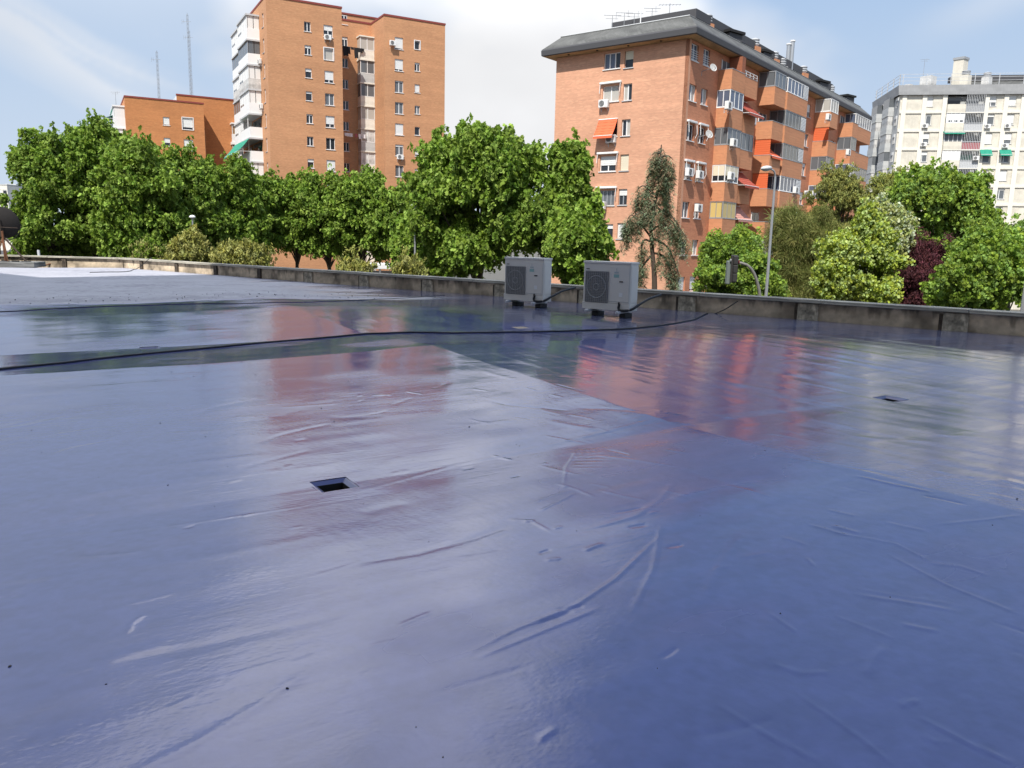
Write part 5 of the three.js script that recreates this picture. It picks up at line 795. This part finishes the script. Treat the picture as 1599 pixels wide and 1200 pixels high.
const LEAF = { plane: leafMat(0.38), olive: leafMat(0.25), needle: new THREE.MeshStandardMaterial({ color: 0xffffff, roughness: 0.8, side: THREE.DoubleSide }), plum: leafMat(0.3) };
const CL = { plane: leafCluster(9, 0.118, 1), planeSmall: leafCluster(9, 0.09, 2), olive: leafCluster(16, 0.13, 3, 'slim'), plum: leafCluster(10, 0.12, 4, 'slim'), pine: leafCluster(22, 0.16, 5, 'needle'), light: leafCluster(9, 0.085, 6) };
function tube(pts, r0, r1, n = 7) { const c = new THREE.CatmullRomCurve3(pts), seg = pts.length * 4, g = new THREE.TubeGeometry(c, seg, 1, n), ps = g.attributes.position; const P = new THREE.Vector3(); for (let i = 0; i <= seg; i++) { c.getPointAt(i / seg, P); const r = r0 + (r1 - r0) * i / seg; for (let k = 0; k <= n; k++) { const q = i * (n + 1) + k; ps.setXYZ(q, P.x + (ps.getX(q) - P.x) * r, P.y + (ps.getY(q) - P.y) * r, P.z + (ps.getZ(q) - P.z) * r); } } return g; }
const gauss = r => (r() + r() + r() - 1.5) * 0.82;
function tree(o) {
  const { name, label, px, top, bot, wpx, d, kind, seed, col, vary = 0.28, blobs = 24, low = -0.97, trunkR = 0.16, leanTop = 0, group = null, squareness = 0.0, category = 'tree' } = o;
  const n = Math.round(o.n * (/plane|light/.test(kind) ? 2.1 : 1.15)), rnd = rng(seed), ct = at(px, top, d), cb = at(px, bot, d), rx = 0.95 * wpx / 2 * d / FOCAL, ry = 0.95 * (ct.y - cb.y) / 2, cy = (ct.y + cb.y) / 2, base = V((ct.x + cb.x) / 2, GROUND, ct.z);
  const g = thing(name, label, category, base, 0, group), H = cy - GROUND, rz = o.rz || rx * 0.9;
  const B = [];
  const R0 = o.spray || Math.max(0.42, Math.min(1.0, Math.min(rx, ry) * 0.20)), NB = Math.round(clamp(rx * ry * 3.0 / (R0 * R0), 24, 260));
  for (let i = 0; i < NB; i++) { // leafy sprays at the branch ends, through the whole crown, upright ones on top
    let v; do { v = V(rnd() * 2 - 1, rnd() * 2 - 1, rnd() * 2 - 1); } while (Math.abs(v.x) ** 2.6 + Math.abs(v.y) ** 2.6 + Math.abs(v.z) ** 2.6 > 1 || v.length() < 0.42 || v.y < low || (v.z < -0.35 && rnd() < 0.6));
    const w = o.shape ? o.shape(v.y) : 1 - 0.22 * Math.max(0, v.y), edge = 0.86 + 0.22 * rnd(), r = R0 * (0.55 + 0.85 * rnd());
    B.push({ c: V(v.x * (rx - r * 0.5) * w * edge + leanTop * Math.max(0, v.y), H + v.y * (ry - r * 0.6) * edge, v.z * (rz - r * 0.5) * w * edge), r, sq: v.y > 0.45 ? 1.0 + 0.8 * rnd() : 0.65 + 0.45 * rnd(), hue: rnd() });
  }
  const th = Math.max(2, H - ry * 0.55), parts = [tube([V(0, 0, 0), V(0.06 * gauss(rnd), th * 0.5, 0.06), V(0.2 * gauss(rnd), th, 0)], trunkR * 1.25, trunkR * 0.85, 9)]; mesh('trunk', merge(parts), o.bark || M.bark, g);
  const br = B.filter((_, i) => i % 3 === 0).map(b => { const s = V(0, th * (0.75 + 0.25 * rnd()), 0), m = s.clone().lerp(b.c, 0.5).add(V(gauss(rnd) * 0.3, 0.25 * b.r, gauss(rnd) * 0.3)); return tube([s, m, b.c], trunkR * 0.45, 0.02, 5); }); mesh('branches', merge(br), o.bark || M.bark, g);
  const im = new THREE.InstancedMesh(CL[kind], LEAF[kind === 'planeSmall' || kind === 'light' ? 'plane' : kind === 'pine' ? 'needle' : kind], n), m4 = new THREE.Matrix4(), Q = new THREE.Quaternion(), e = new THREE.Euler(), c = new THREE.Color(), tot = B.reduce((s, b) => s + b.r * b.r, 0); let i = 0;
  for (const b of B) {
    const k = b === B[B.length - 1] ? n - i : Math.round(n * b.r * b.r / tot);
    for (let q = 0; q < k && i < n; q++, i++) {
      const dir = V(gauss(rnd), gauss(rnd) * 0.9 + 0.12, gauss(rnd)).normalize(), bump = 0.45 + 1.1 * vnoise3(dir.x * 2.2 + b.hue * 50, dir.y * 2.2, dir.z * 2.2 + 3), rr = b.r * bump * (0.25 + 0.95 * Math.pow(rnd(), 0.6)), s = 0.7 + rnd() * 0.6;
      e.set(gauss(rnd) * 1.1, rnd() * 6.28, gauss(rnd) * 1.1); m4.compose(V(b.c.x + dir.x * rr, b.c.y + dir.y * rr * b.sq, b.c.z + dir.z * rr), Q.setFromEuler(e), V(s, s, s)); im.setMatrixAt(i, m4);
      const t = rnd(), v = 1 + (rnd() - 0.5) * 2 * vary + (b.hue - 0.5) * 0.22, cc = o.col2 && t < (o.mix2 || 0.2) ? o.col2 : col; im.setColorAt(i, c.setRGB(cc[0] * v * (0.9 + 0.3 * t), cc[1] * v, cc[2] * v * (1.1 - 0.3 * t)));
    }
  }
  im.count = i; im.name = 'crown'; im.userData.kind = 'stuff'; im.castShadow = im.receiveShadow = true; g.add(im); return g;
}
const G1 = [0.165, 0.285, 0.030], G1b = [0.33, 0.44, 0.075], GP = [0.22, 0.35, 0.045];
const P = (o) => tree({ name: 'plane_tree', kind: 'plane', col: G1, col2: G1b, mix2: 0.3, ...o });
P({ label: 'leftmost leafy plane tree of the row, next to the avenue', px: 78, top: 204, bot: 432, wpx: 138, d: 46, n: 4200, seed: 11, blobs: 22 });
P({ label: 'tallest plane tree of the left row, its crown against the sky', px: 140, top: 176, bot: 432, wpx: 160, d: 48, n: 5600, seed: 12, blobs: 26 });
P({ label: 'plane tree in front of the left corner of the lower brick block', px: 222, top: 200, bot: 436, wpx: 150, d: 45, n: 4800, seed: 13, blobs: 22 });
P({ label: 'plane tree under the windows of the lower brick block', px: 292, top: 234, bot: 436, wpx: 142, d: 48, n: 4000, seed: 14, blobs: 20 });
P({ label: 'plane tree under the shaded recess of the lower brick block', px: 352, top: 244, bot: 425, wpx: 136, d: 50, n: 3600, seed: 15, blobs: 18 });
P({ label: 'plane tree below the white balconies of the tall tower', px: 412, top: 268, bot: 402, wpx: 112, d: 54, n: 2600, seed: 16, blobs: 16, trunkR: 0.12 });
P({ label: 'plane tree below the left corner of the tall tower wall', px: 462, top: 272, bot: 400, wpx: 104, d: 55, n: 2200, seed: 17, blobs: 15, trunkR: 0.12 });
P({ label: 'plane tree below the middle windows of the tall tower', px: 512, top: 264, bot: 412, wpx: 112, d: 54, n: 2800, seed: 18, blobs: 17, trunkR: 0.12 });
P({ label: 'plane tree below the recess of the tall tower', px: 565, top: 262, bot: 420, wpx: 112, d: 53, n: 2900, seed: 19, blobs: 17, trunkR: 0.13 });
P({ label: 'smaller plane tree tucked left of the big tree', px: 614, top: 284, bot: 415, wpx: 92, d: 52, n: 2200, seed: 20, blobs: 14, trunkR: 0.12 });
P({ label: 'biggest leafy plane tree at the centre behind the condensers', px: 748, top: 196, bot: 440, wpx: 224, d: 37, n: 12500, seed: 21, trunkR: 0.22, shape: y => 1 - 0.12 * Math.max(0, y) });
P({ label: 'narrow pointed plane tree between the big tree and the brick end wall', px: 886, top: 216, bot: 440, wpx: 92, d: 36, n: 4400, seed: 22, blobs: 20, blobR: 0.5, trunkR: 0.14, shape: y => 1 - 0.55 * Math.max(0, y) });
P({ label: 'low spreading plane crown right behind the condensers', px: 905, top: 322, bot: 455, wpx: 108, d: 32, n: 2600, seed: 23, blobs: 16, trunkR: 0.12 });
P({ label: 'dim plane tree low between the tower and the big tree', px: 668, top: 330, bot: 440, wpx: 110, d: 44, n: 2200, seed: 24, blobs: 14, trunkR: 0.12 });
// right-hand group
const R = (o) => tree({ name: 'plane_tree', kind: 'planeSmall', col: GP, col2: [0.26, 0.38, 0.08], mix2: 0.3, ...o });
R({ label: 'bright young plane tree behind the traffic light', px: 1150, top: 362, bot: 500, wpx: 152, d: 36, n: 5200, seed: 31, blobs: 20, trunkR: 0.1, shape: y => 1 - 0.4 * Math.max(0, y) });
R({ label: 'large plane tree in front of the cream tower', px: 1466, top: 250, bot: 405, wpx: 172, d: 46, n: 6500, seed: 32, blobs: 28, kind: 'plane', blobR: 0.3, trunkR: 0.18 });
R({ label: 'bushy plane tree at the right edge by the lamp post', px: 1532, top: 362, bot: 520, wpx: 160, d: 30, n: 6000, seed: 33, blobs: 24, trunkR: 0.1 });
R({ label: 'sparse plane twig crown beside the red brick building', px: 1586, top: 338, bot: 450, wpx: 44, d: 31, n: 480, seed: 34, blobs: 9, trunkR: 0.06, vary: 0.4 });
tree({ name: 'maple_tree', label: 'pale yellow green maple between the pine and the purple plum', kind: 'light', px: 1340, top: 346, bot: 505, wpx: 150, d: 33, n: 7000, seed: 35, blobs: 26, blobR: 0.3, col: [0.30, 0.40, 0.055], col2: [0.46, 0.54, 0.18], mix2: 0.35, trunkR: 0.09, shape: y => 1 - 0.25 * Math.max(0, y) });
tree({ name: 'maple_tree', label: 'whitish green maple crown just behind the pale yellow one', kind: 'light', px: 1382, top: 322, bot: 420, wpx: 80, d: 38, n: 2400, seed: 36, blobs: 14, col: [0.34, 0.42, 0.16], col2: [0.55, 0.58, 0.38], mix2: 0.4, trunkR: 0.08 });
tree({ name: 'plum_tree', label: 'dark purple plum tree between the pale maple and the bushy plane', kind: 'plum', px: 1438, top: 366, bot: 510, wpx: 128, d: 38, n: 6500, seed: 37, blobs: 24, col: [0.075, 0.020, 0.026], col2: [0.13, 0.03, 0.04], trunkR: 0.1, bark: M.barkDark });
tree({ name: 'olive_tree', label: 'grey green airy tree in front of the last balconies', kind: 'olive', px: 1306, top: 258, bot: 400, wpx: 96, d: 56, n: 3400, seed: 38, blobs: 18, col: [0.24, 0.27, 0.075], col2: [0.34, 0.33, 0.10], trunkR: 0.12 });
tree({ name: 'olive_tree', label: 'second grey green airy tree left of the cream tower', kind: 'olive', px: 1382, top: 266, bot: 400, wpx: 92, d: 58, n: 3200, seed: 39, blobs: 18, col: [0.26, 0.31, 0.08], col2: [0.36, 0.38, 0.11], trunkR: 0.12 });
tree({ name: 'pine_tree', label: 'round dark green pine right of the tall street lamp', kind: 'pine', px: 1256, top: 322, bot: 500, wpx: 122, d: 40, n: 11000, seed: 40, blobs: 26, blobR: 0.32, col: [0.12, 0.16, 0.035], col2: [0.24, 0.22, 0.06], mix2: 0.35, trunkR: 0.14, bark: M.barkDark, shape: y => 1 - 0.15 * Math.max(0, y) });
// shrubs rising behind the parapet on the left
const S = (o) => tree({ name: 'broom_shrub', category: 'shrub', kind: 'olive', col: [0.25, 0.28, 0.07], col2: [0.36, 0.35, 0.11], mix2: 0.4, blobs: 14, trunkR: 0.06, ...o });
S({ label: 'large yellowish green shrub rising over the parapet at the left', px: 303, top: 368, bot: 440, wpx: 92, d: 36, n: 2000, seed: 51 }); S({ label: 'lower yellowish shrub just right of the large one behind the parapet', px: 378, top: 382, bot: 450, wpx: 92, d: 35, n: 1900, seed: 52 }); S({ label: 'small pale shrub tip over the parapet below the tower', px: 553, top: 406, bot: 445, wpx: 30, d: 29, n: 320, seed: 53, blobs: 6 }); S({ label: 'small pointed shrub tip over the parapet left of the big tree', px: 639, top: 408, bot: 450, wpx: 20, d: 28, n: 220, seed: 54, blobs: 5 });
S({ label: 'faint shrub tops at the left end of the yellowish shrubs', px: 236, top: 378, bot: 440, wpx: 60, d: 38, n: 900, seed: 55, col: G1 });
// far greenery beyond the avenue
for (const [px, top, w, d, lab] of [[-4, 330, 46, 210, 'distant hazy tree under the far pale block'], [26, 334, 40, 230, 'distant hazy tree above the parked cars'], [52, 340, 46, 190, 'distant tree between the avenue and the plane row']]) tree({ name: 'distant_tree', label: lab, kind: 'plane', px, top, bot: 385, wpx: w, d, n: 700, seed: px + 99, blobs: 12, col: [0.10, 0.17, 0.04], trunkR: 0.3 }).children[2].material = LEAF.plane;
// weeping blue cedar in front of the brick corner
{
  const d = 46, rnd = rng(64), t = at(1034, 224, d), b0 = at(1022, 470, d), base = V(b0.x, GROUND, t.z), g = thing('cedar_tree', 'tall weeping cedar with drooping branches before the brick corner', 'cedar', base), L = (px, py, dz = 0) => { const p = at(px, py, d); p.z += dz; return p.sub(base); };
  const spine = [V(0, 0, 0), L(1022, 440), L(1018, 385), L(1017, 345), L(1027, 300), L(1030, 260), L(1033, 226)]; mesh('trunk', tube(spine, 0.26, 0.03, 9), M.barkDark, g);
  const curve = new THREE.CatmullRomCurve3(spine); const br = [], tufts = [];
  const branch = (a, m, e, r, dens) => { const c = new THREE.CatmullRomCurve3([a, m, e]); br.push(tube([a, m, e], r, 0.012, 5)); const len = c.getLength(), N = Math.round(len * dens); for (let i = 0; i < N; i++) { const s = 0.08 + 0.92 * Math.sqrt(rnd()), p = c.getPoint(s); tufts.push([p.x + gauss(rnd) * 0.28, p.y + 0.08 - Math.pow(rnd(), 1.4) * (0.5 + 0.75 * s), p.z + gauss(rnd) * 0.28]); } };
  const named = [[[1018, 372], [985, 336], [975, 352]], [[1017, 345], [1000, 332], [977, 350]], [[1020, 335], [1040, 330], [1069, 372]], [[1022, 320], [1050, 345], [1072, 368]], [[1024, 305], [1005, 290], [995, 300]], [[1026, 300], [1042, 298], [1048, 312]], [[1018, 372], [1040, 385], [1062, 432]], [[1018, 378], [1005, 375], [1000, 420]], [[1028, 280], [1040, 262], [1054, 266]], [[1030, 272], [1018, 270], [1010, 285]], [[1032, 245], [1044, 244], [1052, 250]], [[1032, 240], [1024, 238], [1018, 242]], [[1018, 395], [1035, 400], [1055, 450]], [[1016, 400], [1000, 420], [985, 455]], [[1018, 360], [1030, 352], [1046, 366]], [[1024, 310], [1012, 305], [1000, 318]]];
  named.forEach((b, i) => branch(L(...b[0]), L(...b[1], gauss(rnd) * 0.5), L(...b[2], gauss(rnd) * 1.0), 0.07, 50));
  for (let i = 0; i < 20; i++) { const s = 0.55 + 0.44 * rnd(), a = curve.getPoint(s), ang = rnd() * 6.28, len = (0.35 + 1.3 * (1 - s)) * (0.45 + 0.5 * rnd()); branch(a, a.clone().add(V(Math.cos(ang) * len * 0.6, 0.12, Math.sin(ang) * len * 0.6)), a.clone().add(V(Math.cos(ang) * len, -0.25 * len - 0.1, Math.sin(ang) * len)), 0.03, 34); }
  mesh('branches', merge(br), M.barkDark, g);
  const spray = (() => { const pos = [], idx = [], r = rng(3); for (let i = 0; i < 26; i++) { const y = -r() * 0.55, a = r() * 6.28, l = 0.10 + r() * 0.08, x = Math.cos(a) * 0.03, z = Math.sin(a) * 0.03, k = pos.length / 3, tx = -Math.sin(a) * 0.012, tz = Math.cos(a) * 0.012; pos.push(x - tx, y, z - tz, x + tx, y, z + tz, x + Math.cos(a) * l, y - l * 0.55, z + Math.sin(a) * l); idx.push(k, k + 1, k + 2); } const q = new THREE.BufferGeometry(); q.setAttribute('position', new THREE.Float32BufferAttribute(pos, 3)); q.setIndex(idx); q.computeVertexNormals(); return q; })();
  const im = new THREE.InstancedMesh(spray, LEAF.needle, tufts.length), m4 = new THREE.Matrix4(), Q = new THREE.Quaternion(), e = new THREE.Euler(), c = new THREE.Color();
  tufts.forEach((p, i) => { const s = 0.7 + rnd() * 0.7; m4.compose(V(...p), Q.setFromEuler(e.set(gauss(rnd) * 0.5, rnd() * 6.28, gauss(rnd) * 0.5)), V(s * 1.15, s, s * 1.15)); im.setMatrixAt(i, m4); const v = 0.75 + rnd() * 0.55, w = rnd() < 0.25; im.setColorAt(i, w ? c.setRGB(0.24 * v, 0.20 * v, 0.11 * v) : c.setRGB(0.17 * v, 0.225 * v, 0.125 * v)); });
  im.name = 'foliage'; im.userData.kind = 'stuff'; im.castShadow = im.receiveShadow = true; g.add(im);
}
scene.traverse(o => { if (o.isMesh) { o.castShadow = true; o.receiveShadow = true; } });
renderer.render(scene, camera);
